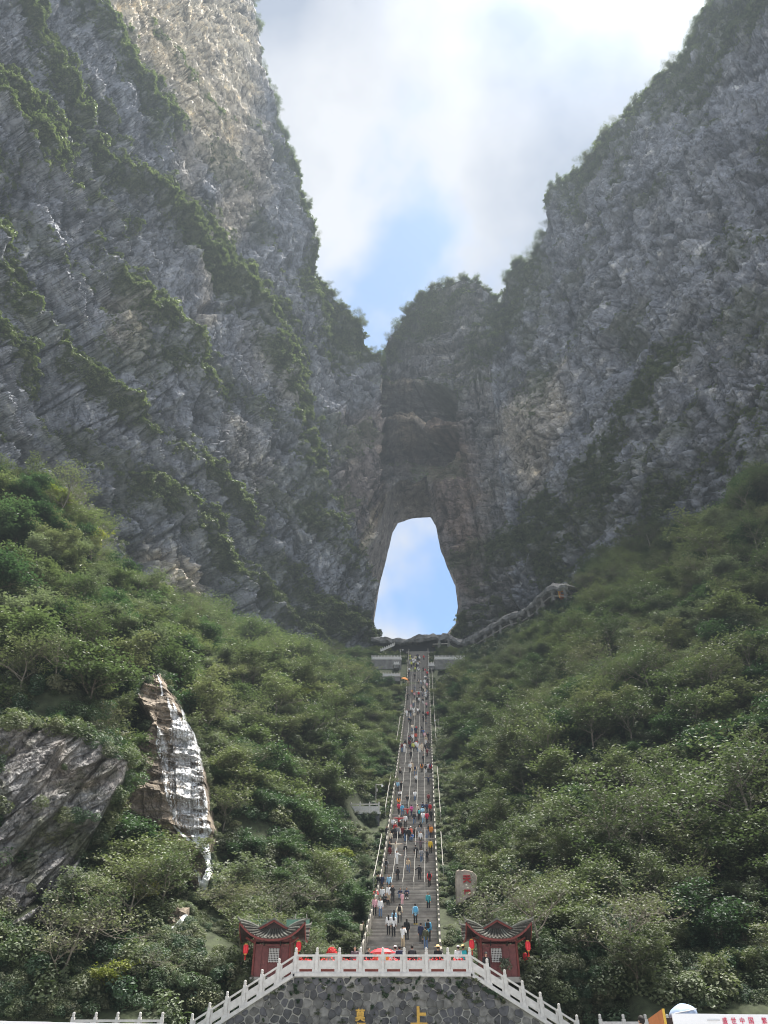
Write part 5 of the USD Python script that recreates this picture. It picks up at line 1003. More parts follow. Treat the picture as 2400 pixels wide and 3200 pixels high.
# ---------------------------------------------------------------- the two gate pavilions
def pavilion(cx_, y_, label, win_dx):
    t = thing('pavilion', (cx_, y_, ZT), label=label, cat='pavilion')
    E = lambda u: 2.12 + .98 * abs(u) ** 2.6
    HWD, HD = 2.18, 1.55
    def front(u, v, sy): # skirt roof, v 0 at the eave, 1 at the gable
        e = np.array([HWD * u, sy * (HD + .18 * abs(u) ** 3), E(u)]); g = np.array([.98 * u, sy * .72, 2.72]); w_ = v - .16 * math.sin(math.pi * v)
        return np.array([*(e + (g - e) * v)[:2], e[2] + (g[2] - e[2]) * w_])
    def sidef(u, v, sx):
        e = np.array([sx * (HWD + .0 * abs(u)), (HD + .18) * u, E(u)]); e[2] = 2.12 + .98 * abs(u) ** 2.6; g = np.array([sx * .98, .72 * u, 2.72]); w_ = v - .16 * math.sin(math.pi * v)
        return np.array([*(e + (g - e) * v)[:2], e[2] + (g[2] - e[2]) * w_])
    def sheet(fn, s, dz, nu=25, nv=7):
        V_ = [fn(u, v, s) + [0, 0, dz] for u in np.linspace(-1, 1, nu) for v in np.linspace(0, 1, nv)]; return trimesh.Trimesh(np.array(V_), grid_faces(nu, nv), process=False)
    obj('roof', cat([sheet(front, -1, 0), sheet(front, 1, 0), sheet(sidef, -1, 0), sheet(sidef, 1, 0)]), 'roof_grey', t, smooth=True)
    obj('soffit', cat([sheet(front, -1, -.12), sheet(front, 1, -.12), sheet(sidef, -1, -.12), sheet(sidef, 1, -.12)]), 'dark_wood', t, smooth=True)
    # upper gable roof, ridge running front to back
    up = []
    for sx in (-1, 1): up.append(beam((sx * .5, -.98, 2.98), (sx * .5, .98, 2.98), 1.12, .07, up=(sx * .45, 0, 1)))
    obj('upper_roof', cat(up), 'roof_grey', t)
    for sy in (-1, 1):
        obj('gable', extrude([(-.95, 2.66), (.95, 2.66), (0, 3.16)], .06).apply_translation((0, sy * .72 - .03, 0)), 'dark_wood', t)
        for sx in (-1, 1):
            obj('barge_board', beam((sx * 1.12, sy * .95, 2.62), (0, sy * .95, 3.2), .07, .13), 'dark_red', t); obj('verge_tile', beam((sx * 1.2, sy * .98, 2.69), (0, sy * .98, 3.3), .16, .07), 'roof_pale', t)
    obj('ridge', beam((0, -1.0, 3.3), (0, 1.0, 3.3), .16, .14), 'roof_pale', t)
    # eave boards, tile rows, hip ridges with upturned tips
    for fn, s, nm_ in ((front, -1, 'front'), (front, 1, 'back'), (sidef, -1, 'side'), (sidef, 1, 'side')):
        us = np.linspace(-1, 1, 21); obj('eave_board', cat([beam(fn(a, .01, s) - [0, 0, .09], fn(b, .01, s) - [0, 0, .09], .05, .12) for a, b in zip(us[:-1], us[1:])]), 'dark_red', t)
        nrow = 17 if nm_ == 'front' else 13
        for u in np.linspace(-.95, .95, nrow):
            pts = [fn(u, v, s) + [0, 0, .035] for v in np.linspace(-.03, .97, 6)]
            obj('roof_tile', tube(pts, [.07, .062, .06, .058, .055, .05], 6), 'roof_grey' if rng.random() < .8 else 'roof_pale', t)
    for sx in (-1, 1):
        for sy in (-1, 1):
            pts = [front(sx, v, sy) + [0, 0, .08] for v in np.linspace(1, 0, 7)]; tip = pts[-1]; pts += [tip + [sx * .1, sy * .08, .1], tip + [sx * .13, sy * .1, .24]]
            obj('hip_ridge', tube(pts, [.09, .09, .09, .09, .085, .08, .08, .06, .02], 6), 'roof_pale', t)
    # timber body
    bw, bd = 1.18, .85
    for sx in (-1, 1):
        for sy in (-1, 1):
            obj('column', lathe([(0, 0), (.11, 0), (.11, .12), (.08, .16), (.075, 2.25), (0, 2.25)], 12).apply_translation((sx * bw, sy * bd, 0)), 'dark_red' if sy < 0 else 'red_wood', t)
    for sy in (-1, 1):
        obj('beam', box(2.7, .1, .14, (0, sy * bd, 2.05)), 'red_wood', t); obj('lower_beam', box(2.2, .07, .1, (0, sy * bd, 1.78)), 'red_wood', t)
        n_ = 5
        for i in range(n_): obj('wall_board', box(2 * (bw - .08) / n_ - .012, .06, 1.72, ((i + .5) * 2 * (bw - .08) / n_ - (bw - .08), sy * (bd - .02), .86)), 'red_wood', t)
    for sx in (-1, 1):
        obj('beam', box(.1, 2 * bd, .14, (sx * bw, 0, 2.05)), 'red_wood', t); obj('side_wall', box(.05, 2 * bd - .2, 1.95, (sx * bw, 0, .98)), 'red_wood', t)
        obj('bracket', beam((sx * bw, -bd, 1.9), (sx * (bw + .55), -bd - .4, 2.18), .07, .1), 'dark_red', t)
        obj('bracket', beam((sx * .55, -bd, 1.75), (sx * .55, -bd - .4, 2.1), .06, .09), 'dark_wood', t)
    w = obj('lattice_window', box(.72, .03, .86, (win_dx, -bd - .035, 1.2)), 'dark_wood', t)
    obj('frame', cat([box(.8, .05, .05, (win_dx, -bd - .05, 1.2 + s * .43)) for s in (-1, 1)] + [box(.05, .05, .9, (win_dx + s * .38, -bd - .05, 1.2)) for s in (-1, 1)]), 'red_wood', w)
    for i in range(7): obj('bar', box(.028, .02, .8, (win_dx - .3 + .1 * i, -bd - .065, 1.2)), 'lattice', w)
    for i in range(8): obj('bar', box(.68, .02, .028, (win_dx, -bd - .068, .86 + .098 * i)), 'lattice', w)
    return t
YP = 57.4
pcl, pcr = fx(848, 3000, YP - .85)[0], fx(1562, 3000, YP - .85)[0]
pavilion(pcl, YP, 'red timber pavilion with upturned tiled roof, left of the terrace', .15)
pavilion(pcr, YP, 'red timber pavilion with upturned tiled roof, right of the terrace, shrub before its window', -.2)
def lantern(px, py, y_, label, s=1.0):
    p = fx(px, py, y_); t = thing('red_lantern', p, label=label, cat='lantern', sc=s)
    prof = [(0, -.26), (.1, -.26), (.15, -.2), (.165, 0), (.15, .2), (.1, .26), (0, .26)]
    obj('lantern_body', lathe(prof, 14), 'red_silk', t); obj('rib', cat([tube([(math.cos(a) * r_, math.sin(a) * r_, z_) for r_, z_ in ((.105, -.25), (.156, -.19), (.172, 0), (.156, .19), (.105, .25))], .008, 4) for a in np.linspace(0, 6.28, 9)[:-1]]), 'flower_red', t)
    for z_ in (-.28, .28): obj('gold_cap', lathe([(0, -.025), (.1, -.025), (.1, .025), (0, .025)], 12).apply_translation((0, 0, z_)), 'gold', t)
    obj('tassel', lathe([(0, -.62), (.04, -.6), (.02, -.32), (0, -.3)], 8), 'flower_red', t); obj('cord', tube([(0, 0, .28), (0, 0, .55)], .01, 4), 'dark_wood', t)
lantern(768, 2966, YP - 1.5, 'red lantern under the left eave tip of the left pavilion'); lantern(933, 2957, YP - 1.5, 'red lantern under the right eave tip of the left pavilion')
lantern(1474, 2951, YP - 1.5, 'red lantern under the left eave tip of the right pavilion'); lantern(1650, 2956, YP - 1.5, 'red lantern under the right eave tip of the right pavilion')
lantern(1641, 2990, YP + 1.2, 'red lantern hanging behind the right pavilion', .9); lantern(1661, 2996, YP + 2.5, 'smaller red lantern in the bushes behind the right pavilion', .55)
# shrub in front of the right pavilion window
x_ = copyof(bushes[3], 'potted_shrub', fx(1580, 3020, 55.9) - [0, 0, .35], 0, (.5, .45, .75), label='grey green shrub in front of the right pavilion window', cat='shrub') if False else None
tb = thing('window_shrub', fx(1580, 3040, 55.9), label='grey green leafy shrub in front of the right pavilion window', cat='shrub')
obj('crown', (lambda m: (m[0] * [.42, .35, .6] + [0, 0, .25], m[1]))(make_bush(88, 420, .16)), 'leaf_grey', tb); obj('trunk', tube([(0, 0, -.5), (.03, 0, 0), (0, .02, .5)], [.05, .04, .02], 5), 'bark', tb)
# tree hung with red ribbons right of the right pavilion
tr_ = thing('ribbon', (fx(1701, 3050, 58.5)), label='string of red ribbons tied to a trunk right of the right pavilion', cat='ribbons')
obj('strand', tube([(0, 0, -.55), (.03, 0, -.2), (-.02, 0, .1), (.02, 0, .5)], [.07, .09, .08, .05], 6), 'flower_red', tr_)
for i in range(6): obj('ribbon_tail', beam((r5.normal(0, .05), -.07, r5.uniform(-.4, .4)), (r5.normal(0, .1), -.1, r5.uniform(-.9, .1)), .03, .01), 'red_silk', tr_)
# green netting screen behind the left pavilion
tn = thing('netting_screen', (0, 0, 0), label='green netting panels on thin posts behind the left pavilion', cat='netting')
for a, b in ((770, 815), (820, 858), (895, 930), (930, 966)):
    p, q = fx(a, 2872, 62), fx(b, 2920, 62); obj('net_panel', box(q[0] - p[0] - .04, .03, p[2] - q[2], ((p[0] + q[0]) / 2, 62, (p[2] + q[2]) / 2)), 'net_green', tn); obj('top_bar', box(q[0] - p[0], .05, .05, ((p[0] + q[0]) / 2, 62, p[2])), 'old_stone', tn)
for a in (778, 808, 847, 924, 958):
    p, q = fx(a, 2856, 62.1), fx(a, 2930, 62.1); obj('screen_post', tube([q, p], .035, 6), 'white_metal', tn)

# red flower boxes, drapery and the round red table behind the balustrade
for i in range(8):
    x0_, x1_ = PF[i][0], PF[i + 1][0]; t = thing('flower_box', ((x0_ + x1_) / 2, Y0 + .75, ZT), label=f'long red flower box behind the {["first", "second", "third", "fourth", "fifth", "sixth", "seventh", "eighth"][i]} balustrade panel from the left', cat='flower box')
    obj('trough', box(x1_ - x0_ - .25, .35, .62, (0, 0, .31)), 'dark_red', t)
    n_ = 150; ps = np.c_[r5.uniform(-.5, .5, n_) * (x1_ - x0_ - .25), r5.normal(0, .14, n_), .66 + abs(r5.normal(0, .14, n_))]; nn = r5.normal(0, .6, (n_, 3)) + [0, -.4, .8]; nn /= np.linalg.norm(nn, axis=1, keepdims=True)
    tag(obj('flowers', leaf_quads(ps, nn, r5.uniform(.07, .13, n_), r5, 1.2), 'flower_red', t), kind='stuff')
t = thing('festive_planter', fx(1037, 2975, 56.5) * [1, 1, 0] + [0, 0, ZT], label='round stone planter topped with red flowers at the left of the terrace', cat='planter')
obj('bowl', lathe([(0, 0), (.3, 0), (.22, .25), (.3, .7), (.42, 1.1), (.44, 1.28), (.36, 1.3), (.34, 1.2), (0, 1.15)], 18), 'old_stone', t)
n_ = 200; d_ = r5.normal(0, 1, (n_, 3)); d_ /= np.linalg.norm(d_, axis=1, keepdims=True); d_[:, 2] = abs(d_[:, 2]); tag(obj('flowers', leaf_quads(d_ * [.36, .36, .42] + [0, 0, 1.25], d_, r5.uniform(.07, .14, n_), r5, 1.2), 'flower_red', t), kind='stuff')
t = thing('red_umbrella', fx(1196, 2974, 57.0), label='open red umbrella lying low behind the middle of the balustrade', cat='umbrella')
obj('umbrella_canopy', lathe([(0, .22), (.25, .2), (.55, .12), (.86, -.06), (.84, -.08), (.5, .08), (0, .19)], 8), 'red_silk', t); obj('umbrella_rib', cat([tube([(0, 0, .18), (.5 * math.cos(a), .5 * math.sin(a), .08), (.84 * math.cos(a), .84 * math.sin(a), -.09)], .01, 4) for a in np.linspace(0, 6.28, 9)[:-1]]), 'steel', t); obj('shaft', tube([(0, 0, .28), (0, 0, -1.0)], .015, 5), 'steel', t)

# ---------------------------------------------------------------- covered walkway under the arch
WAY = np.array([(806, 1381, 238), (840, 1383, 236), (880, 1385, 233), (925, 1377, 231), (965, 1375, 232), (1012, 1387, 228), (1050, 1365, 223), (1075, 1350, 220), (1100, 1335, 216), (1140, 1320, 209), (1165, 1303, 204), (1185, 1280, 199), (1200, 1268, 195), (1217, 1266, 191), (1242, 1271, 188)], float)
WP3 = hit(WAY); sg = np.r_[0, np.cumsum(np.linalg.norm(np.diff(WP3, axis=0), axis=1))]
tf = np.linspace(0, sg[-1], 130); CL = np.stack([PchipInterpolator(sg, WP3[:, k])(tf) for k in range(3)], -1)
tw_ = thing('covered_walkway', (0, 0, 0), label='grey rock like canopy walkway winding under the arch and up the right cliff foot', cat='walkway')
tang = np.gradient(CL, axis=0); tang[:, 2] = 0; tang /= np.linalg.norm(tang, axis=1, keepdims=True); sd = np.stack([tang[:, 1], -tang[:, 0], 0 * tang[:, 0]], -1)   # sd points towards the camera side
sec = [(2.5, -1.5), (3.0, -.8), (2.8, .2), (1.5, .9), (-1.2, 1.1), (-3.0, .7), (-3.2, -.4), (0, -1.0)]
RV = np.array([[CL[i] + sd[i] * a + np.array([0, 0, b - .5]) for a, b in sec] for i in range(len(CL))])
RV += (np.stack([fbm(RV / 1.6, 3, 401 + k) for k in range(3)], -1) - .5) * [1.5, 1.5, 1.9]
RV = np.concatenate([RV, RV[:, :1]], 1); m_ = trimesh.Trimesh(RV.reshape(-1, 3), grid_faces(len(CL), len(sec) + 1), process=False); obj('canopy_roof', m_, 'canopy_rock', tw_)
bw_ = [i for i in range(len(CL))]
BV = np.array([[CL[i] - sd[i] * .6 + np.array([0, 0, b]) for b in (-6.5, -.3)] for i in bw_]); obj('back_wall', trimesh.Trimesh(BV.reshape(-1, 3), grid_faces(len(bw_), 2), process=False), 'canopy_shade', tw_)  # dark sheet set close behind the pillars as the shade under the canopy
is_ = np.flatnonzero(CL[:, 0] > xst(232) + 4.0)
dk = [i for i in is_]
DV = np.array([[CL[i] + sd[i] * a + np.array([0, 0, b]) for a, b in ((2.1, -3.7), (2.1, -3.3), (-2.8, -3.3))] for i in dk]); obj('deck', trimesh.Trimesh(DV.reshape(-1, 3), grid_faces(len(dk), 3), process=False), 'old_stone', tw_)
for px_, py_ in [(945, 1390), (972, 1392), (1010, 1398), (1032, 1378), (1055, 1368), (1072, 1360), (1090, 1352), (1112, 1342), (1132, 1334), (1152, 1325), (1170, 1312), (1183, 1296), (1205, 1282), (1230, 1282)]:
    rr = proj(CL)[0] / K; i = int(np.argmin(abs(rr - px_))); b_ = CL[i] + sd[i] * 1.9
    pts = [b_ + np.array([r5.normal(0, .08), r5.normal(0, .08), z_]) for z_ in (-5.0, -4, -2.6, -1.6, -.6)]
    m_ = tube(pts, [.7, .6, .5, .65, 1.0], 8); m_.vertices += (np.stack([fbm(m_.vertices / .7, 2, 411 + k) for k in range(3)], -1) - .5) * .35; obj('pillar', m_, 'pillar_rock', tw_)
top = [CL[i] + sd[i] * 2.0 + np.array([0, 0, -2.3]) for i in dk if CL[i][0] > 20]
obj('railing', cat([tube([a, b], .035, 5) for a, b in zip(top[:-1], top[1:])] + [tube([a - [0, 0, .5], b - [0, 0, .5]], .03, 5) for a, b in zip(top[:-1], top[1:])] + [tube([a - [0, 0, 1.1], a], .03, 5) for a in top[::2]]), 'old_stone', tw_)
kp = hit([(1216, 1284, 190)])[0]
t = thing('ticket_hut', kp - [0, 0, 1.2], rz=-25, label='small orange wooden hut under the canopy at the upper end of the walkway', cat='hut')
obj('hut_wall', box(2.0, 1.4, 2.0, (0, 0, 1.0)), 'orange_wood', t); obj('hut_roof', box(2.5, 1.9, .15, (0, 0, 2.08)), 'yellow_trim', t); obj('window', box(.7, .04, .7, (0, -.72, 1.2)), 'dark_wood', t); obj('corner_post', cat([box(.12, .12, 2.0, (s * 1.0, -.7, 1.0)) for s in (-1, 1)]), 'yellow_trim', t)

# ---------------------------------------------------------------- viewing platforms and upper retaining walls
def platform(px0, px1, py_top, py_deck, py_bot, y_, n_, label, wall_mat='wall_stone_2', cat_='viewing platform', pier=1.0):
    a, b = fx(px0, py_deck, y_), fx(px1, py_deck, y_); zb = fx(px0, py_bot, y_)[2]; h = fx(px0, py_top, y_)[2] - a[2]; z_ = (a[2] + b[2]) / 2
    t = thing('viewing_platform', (0, 0, 0), label=label, cat=cat_)
    obj('deck', box(b[0] - a[0] + .4, 3.0, .3, ((a[0] + b[0]) / 2, y_ + 1.44, z_ - .15)), 'white_stone' if wall_mat != 'wall_stone_2' else 'old_stone', t)
    wl_ = (b[0] - a[0]) * pier; m_ = box(wl_, 2.8, z_ - .3 - zb + 1, (b[0] - wl_ / 2, y_ + 1.44, (z_ - .3 + zb - 1) / 2)); obj('supporting_wall', m_, wall_mat, t)
    xs_ = np.linspace(a[0] + .1, b[0] - .1, n_)
    for i, x in enumerate(xs_):
        obj('post', post_mesh(np.array([x, y_ + .1, z_]), .2, h * .8, h * .2), 'white_stone', t)
        if i + 1 < n_:
            p, q = np.array([x, y_ + .1, z_]), np.array([xs_[i + 1], y_ + .1, z_]); panel_between(t, p, q, .72 * h, .8 * h, .16, 'white_stone', 'top_rail', .1); panel_between(t, p, q, .1 * h, .56 * h, .1, 'white_stone', 'panel', .1); panel_between(t, p, q, .0, .07 * h, .15, 'white_stone', 'base_rail', .1)
    return t, a, b, zb
platform(1064, 1186, 2505, 2537, 2590, 112.0, 5, 'viewing platform with white balustrade left of the staircase halfway up', 'wall_stone_3')
ip = np.array([fx(r5.uniform(1066, 1172), r5.uniform(2544, 2592), 111.9) for _ in range(90)]); iv = r5.uniform(.25, .7, 90)
scatter('wall_ivy', [bushes[5], bushes[6], bushes[7]], ip, r5.uniform(0, 6.28, 90), np.c_[iv, iv * .6, iv], r5.integers(0, 3, 90), label='ivy and bushes covering the wall below the left viewing platform', cat='ivy')
platform(1366, 1440, 2277, 2295, 2310, 165.0, 5, 'small viewing platform with white balustrade right of the staircase')
t, a, b, zb = platform(1161, 1254, 2047, 2058, 2086, 213.0, 10, 'upper left terrace with grey stone wall and white balustrade near the top of the stairs', 'pillar_rock', 'terrace')
t2, a2, b2, zb2 = platform(1358, 1452, 2047, 2058, 2082, 213.0, 9, 'upper right terrace with grey stone wall and white balustrade near the top of the stairs', 'pillar_rock', 'terrace')
platform(1196, 1251, 2101, 2113, 2118, 200.0, 7, 'small balustraded balcony with pale stones below the upper left terrace')
platform(1339, 1357, 2068, 2078, 2082, 211.0, 3, 'short stone bridge joining the stairs to the upper right terrace', 'pillar_rock', 'bridge')
platform(1231, 1247, 2067, 2074, 2078, 211.0, 3, 'short stone bridge joining the stairs to the upper left terrace', 'pillar_rock', 'bridge')
dg = [fx(1190 + 6 * i, 2036 - 2.6 * i, 222.0) for i in range(8)]
t = thing('stone_balustrade', (0, 0, 0), label='short slanting balustrade above the upper left terrace by the cliff foot', cat='balustrade')
for i, p in enumerate(dg):
    obj('post', post_mesh(p, .22, .95, .2), 'white_stone', t)
    if i + 1 < len(dg): panel_between(t, p, dg[i + 1], .65, .8, .14, 'white_stone', 'top_rail', .1); panel_between(t, p, dg[i + 1], -.1, .5, .1, 'white_stone', 'panel', .1)
gl_ = [fx(px_, py_, 209.0) for px_, py_ in ((1372, 2084), (1415, 2084), (1415, 2093), (1368, 2094))]
t = obj('lawn', trimesh.Trimesh(np.array([gl_[3], gl_[2], gl_[1] + [0, 3, 0], gl_[0] + [0, 3, 0]]), [(0, 1, 2), (0, 2, 3)], process=False), 'lawn', kind='stuff', label='strip of bright green lawn below the upper right terrace', cat='grass')
def lamp(px, py0, py1, y_, side, label):
    b, tp = fx(px, py1, y_), fx(px, py0, y_); h = tp[2] - b[2]; t = thing('camera_mast', b, label=label, cat='mast')
    obj('pole', tube([(0, 0, 0), (0, 0, h)], .06, 8), 'white_metal', t); obj('arm', tube([(0, 0, h - .15), (side * .9, 0, h - .15)], .035, 6), 'white_metal', t)
    c_ = obj('camera_dome', lathe([(0, -.2), (.14, -.14), (.17, 0), (.15, .12), (0, .14)], 12).apply_translation((side * .9, 0, h - .3)), 'banner_white', t); obj('control_box', box(.24, .18, .4, (side * .16, -.05, h * .66)), 'white_metal', t)
lamp(1174.6, 2449, 2510, 112.4, 1, 'thin white camera mast on the left viewing platform'); lamp(1372, 2248, 2280, 165.4, -1, 'thin white camera mast on the small right platform'); lamp(1250.5, 2028, 2050, 213.5, 1, 'tiny camera mast on the upper left terrace')

# ---------------------------------------------------------------- inscribed boulder right of the stairs
yb = 84.0; s2 = lambda x, y: (1350 + x * .12055, 2650 + y * .12055)
ol = np.array([fx(*s2(x, y), yb) for x, y in [(640, 575), (700, 540), (760, 562), (850, 545), (940, 560), (1060, 585), (1165, 690), (1185, 800), (1178, 1000), (1150, 1190), (1000, 1290), (900, 1330), (750, 1445), (655, 1445), (640, 1250), (622, 900), (628, 660)]])
g = Polygon(ol[:, [0, 2]]); ms = []
core = trimesh.creation.extrude_polygon(g, 1.6, engine='earcut'); core = core.subdivide_to_size(.3); v = core.vertices.copy(); core.vertices = np.c_[v[:, 0], v[:, 2] + yb - .0, v[:, 1]]; core.invert()
cc = core.vertices.mean(0); tfac = np.clip(abs(core.vertices[:, 1] - (yb + .8)) / .8, 0, 1) ** 3; core.vertices[:, [0, 2]] = cc[[0, 2]] + (core.vertices[:, [0, 2]] - cc[[0, 2]]) * (1 - .07 * tfac[:, None])
core.vertices += (np.stack([fbm(core.vertices * [2.2, 1, .5], 3, 421 + k) for k in range(3)], -1) - .5) * [.14, .22, .1]
bt = thing('inscribed_boulder', (0, 0, 0), label='tall pale boulder with red carved characters among the trees right of the stairs', cat='boulder')
obj('boulder_body', core, 'boulder', bt, smooth=40)
def glyph_at(ch, c0, c1, y_, depth, mat_, parent, name):
    p, q = fx(*c0, y_), fx(*c1, y_); m = glyph(ch, p[2] - q[2], depth, q[0] - p[0]); m.apply_translation((p[0], y_, q[2])); return obj(name, m, mat_, parent)
glyph_at('天', s2(795, 705), s2(1015, 895), yb - .12, .25, 'red_paint', bt, 'painted_character'); glyph_at('門', s2(835, 1075), s2(1000, 1200), yb - .12, .25, 'red_paint', bt, 'painted_character')

# ---------------------------------------------------------------- boards at the bottom edge of the picture
def board(name, px0, px1, py0, py1, y_, label, bot=0.0):
    a, b = fx(px0, py0, y_), fx(px1, py1, y_); t = thing(name, (0, 0, 0), label=label, cat='hoarding')
    P_ = np.array([[a[0], y_, bot], [b[0], y_, bot], [b[0], y_, b[2]], [a[0], y_, a[2]]]); P2_ = P_ + [0, .05, 0]
    m = trimesh.Trimesh(np.vstack([P_, P2_]), [(0, 1, 2), (0, 2, 3), (5, 4, 7), (5, 7, 6), (3, 2, 6), (3, 6, 7), (0, 3, 7), (0, 7, 4), (1, 5, 6), (1, 6, 2)], process=False); obj('board', m, 'banner_white', t)
    for f_ in (.02, .5, .98): x = a[0] + (b[0] - a[0]) * f_; obj('back_post', box(.06, .06, max(a[2], b[2]) - .06, (x, y_ + .085, (max(a[2], b[2]) - .06) / 2)), 'steel', t)
    return t, a, b
board('white_hoarding', -60, 9, 3189, 3190.5, 20, 'white hoarding board cut off by the left picture edge'); board('white_hoarding', 11, 262, 3190.5, 3196, 20.06, 'long white hoarding board along the bottom left'); board('white_hoarding', 264, 520, 3196, 3200, 20.12, 'last white hoarding board before the low railing, its top just showing')
bn, a, b = board('text_banner', 2100, 2560, 3167, 3172, 22, 'white banner with red lettering at the bottom right')
for ch, x0, x1 in (('盛', 2256, 2275), ('世', 2283, 2303), ('中', 2311, 2329), ('国', 2338, 2357), ('繁', 2379, 2399)):
    glyph_at(ch, (x0, 3179.5), (x1, 3199.5), 21.985, .012, 'banner_text', bn, 'letter')
p, q = fx(2210, 3188, 21.985), fx(2250, 3189.2, 21.985); obj('dash', box(q[0] - p[0], .012, .012, ((p[0] + q[0]) / 2, 21.988, p[2])), 'steel', bn)
a, b = fx(2027, 3195, 24.0), fx(2070, 3152, 22.4)
t = thing('wooden_sign', (0, 0, 0), label='orange brown wooden sign board with yellow edge left of the text banner', cat='sign')
P_ = np.array([[a[0], 24.0, .1], [b[0], 22.4, .1], [b[0], 22.4, b[2]], [a[0], 24.0, fx(2027, 3184, 24)[2]]]); nrm = np.array([.05, .03, 0])
obj('sign_board', trimesh.Trimesh(np.vstack([P_, P_ + nrm]), [(0, 1, 2), (0, 2, 3), (5, 4, 7), (5, 7, 6), (3, 2, 6), (3, 6, 7), (0, 3, 7), (0, 7, 4), (1, 5, 6), (1, 6, 2)], process=False), 'orange_wood', t); obj('edge_strip', beam(P_[1] + nrm * .4, P_[2] + nrm * .4, .05, .05, up=(0, 1, 0)), 'yellow_trim', t); obj('sign_back', box(.55, .06, 1.62, (b[0] + .34, 22.5, .81)), 'dark_wood', t)
cb = fx(2133, 3160, 23.2)
t = thing('covered_load', cb * [1, 1, 0], label='pale blue fabric hood rising behind the text banner', cat='cover')
c = trimesh.creation.icosphere(3); v = c.vertices * [.36, .3, .26]; v[:, 2] = np.where(v[:, 2] < 0, v[:, 2] * 3, v[:, 2]) + cb[2] - .1 + .14 * np.clip(v[:, 0], -.3, .3); v += (np.stack([fbm(v / .18, 2, 431 + k) for k in range(3)], -1) - .5) * .05; obj('hood', (v, c.faces), 'cover_blue', t, smooth=True)
obj('stand', tube([(0, 0, 0), (0, 0, cb[2] - .5)], .05, 6), 'steel', t); obj('hood_seam', tube([(-.3, -.2, cb[2] - .05), (0, -.29, cb[2] + .0), (.3, -.2, cb[2] + .05)], .012, 5), 'steel', t)
# scattered bare trees and bright shrubs that the eye picks out
def lone(k, q_, d_, s_, label, rz=0):
    p = hit([(q_[0], q_[1], d_)])[0]; p[2] = min(p[2], float(gz(p[0], p[1])) + .2) if d_ < 0 else float(gz(p[0], p[1]))
    copyof(protos[k], KINDS[k][0], p, rz, s_, label=label, cat='tree')
lone(7, (1190, 2150), 60.5, .95, 'pale nearly bare tree right behind the right pavilion', 20); lone(7, (1335, 2170), 59.5, 1.05, 'spreading bare branched tree at the foot of the right hillside', 140)
lone(7, (1058, 2030), 70.0, .9, 'thin bare tree right of the inscribed boulder', 80); lone(7, (92, 2150), 59.0, 1.0, 'thin leaning bare trunked tree at the bottom left', 200)
lone(8, (190, 1500), 80.0, 1.1, 'bright yellow green tree above the grey rock face', 30); lone(8, (255, 2130), 58.5, .6, 'low yellow green shrub tree at the bottom left', 60); lone(8, (318, 1925), 68.0, .6, 'small yellow green tree left of the lower waterfall', 100) ; lone(5, (1330, 1960), 68.0, 1.2, 'large pale bamboo clump on the lower right hillside', 10)

# ---------------------------------------------------------------- people
import manifold3d as m3
def ball(p, r, sc=(1, 1, 1)): return m3.Manifold.sphere(1.0, 10).scale([r * sc[0], r * sc[1], r * sc[2]]).translate([float(v) for v in p])
def bone(a, ra, b, rb): return m3.Manifold.batch_hull([ball(a, ra), ball(b, rb)])
def soft_mesh(man, edge, it=6):
    mm = man.refine_to_length(edge).to_mesh(); t = trimesh.Trimesh(mm.vert_properties[:, :3], mm.tri_verts, process=True); trimesh.smoothing.filter_taubin(t, iterations=it); return t
def hand(w, d, s):
    """palm, four fingers of unequal length, thumb at the side; w wrist point, d direction of the hand"""
    d = np.array(d, float); d /= np.linalg.norm(d); side = np.cross(d, (0, 1, 0)); side = side / np.linalg.norm(side) if np.linalg.norm(side) > .1 else np.array([1.0, 0, 0]); n = np.cross(side, d); w = np.array(w)
    out = bone(w, .026, w + d * .05, .03) + m3.Manifold.batch_hull([ball(w + d * .085 + side * a, .013) for a in (-.028, .028)] + [ball(w + d * .02 + side * a, .016) for a in (-.016, .016)])
    for a, L in ((-.029, .06), (-.01, .075), (.01, .07), (.029, .052)):
        k = w + d * .088 + side * a; m_ = k + d * L * .55 + n * .008; out = out + bone(k, .0095, m_, .0085) + bone(m_, .0085, m_ + d * L * .4 + n * .018, .007)
    th = w + d * .03 - side * .03 * s; return out + bone(th, .012, th - side * .028 * s + d * .035, .01) + bone(th - side * .028 * s + d * .035, .01, th - side * .026 * s + d * .065, .008)
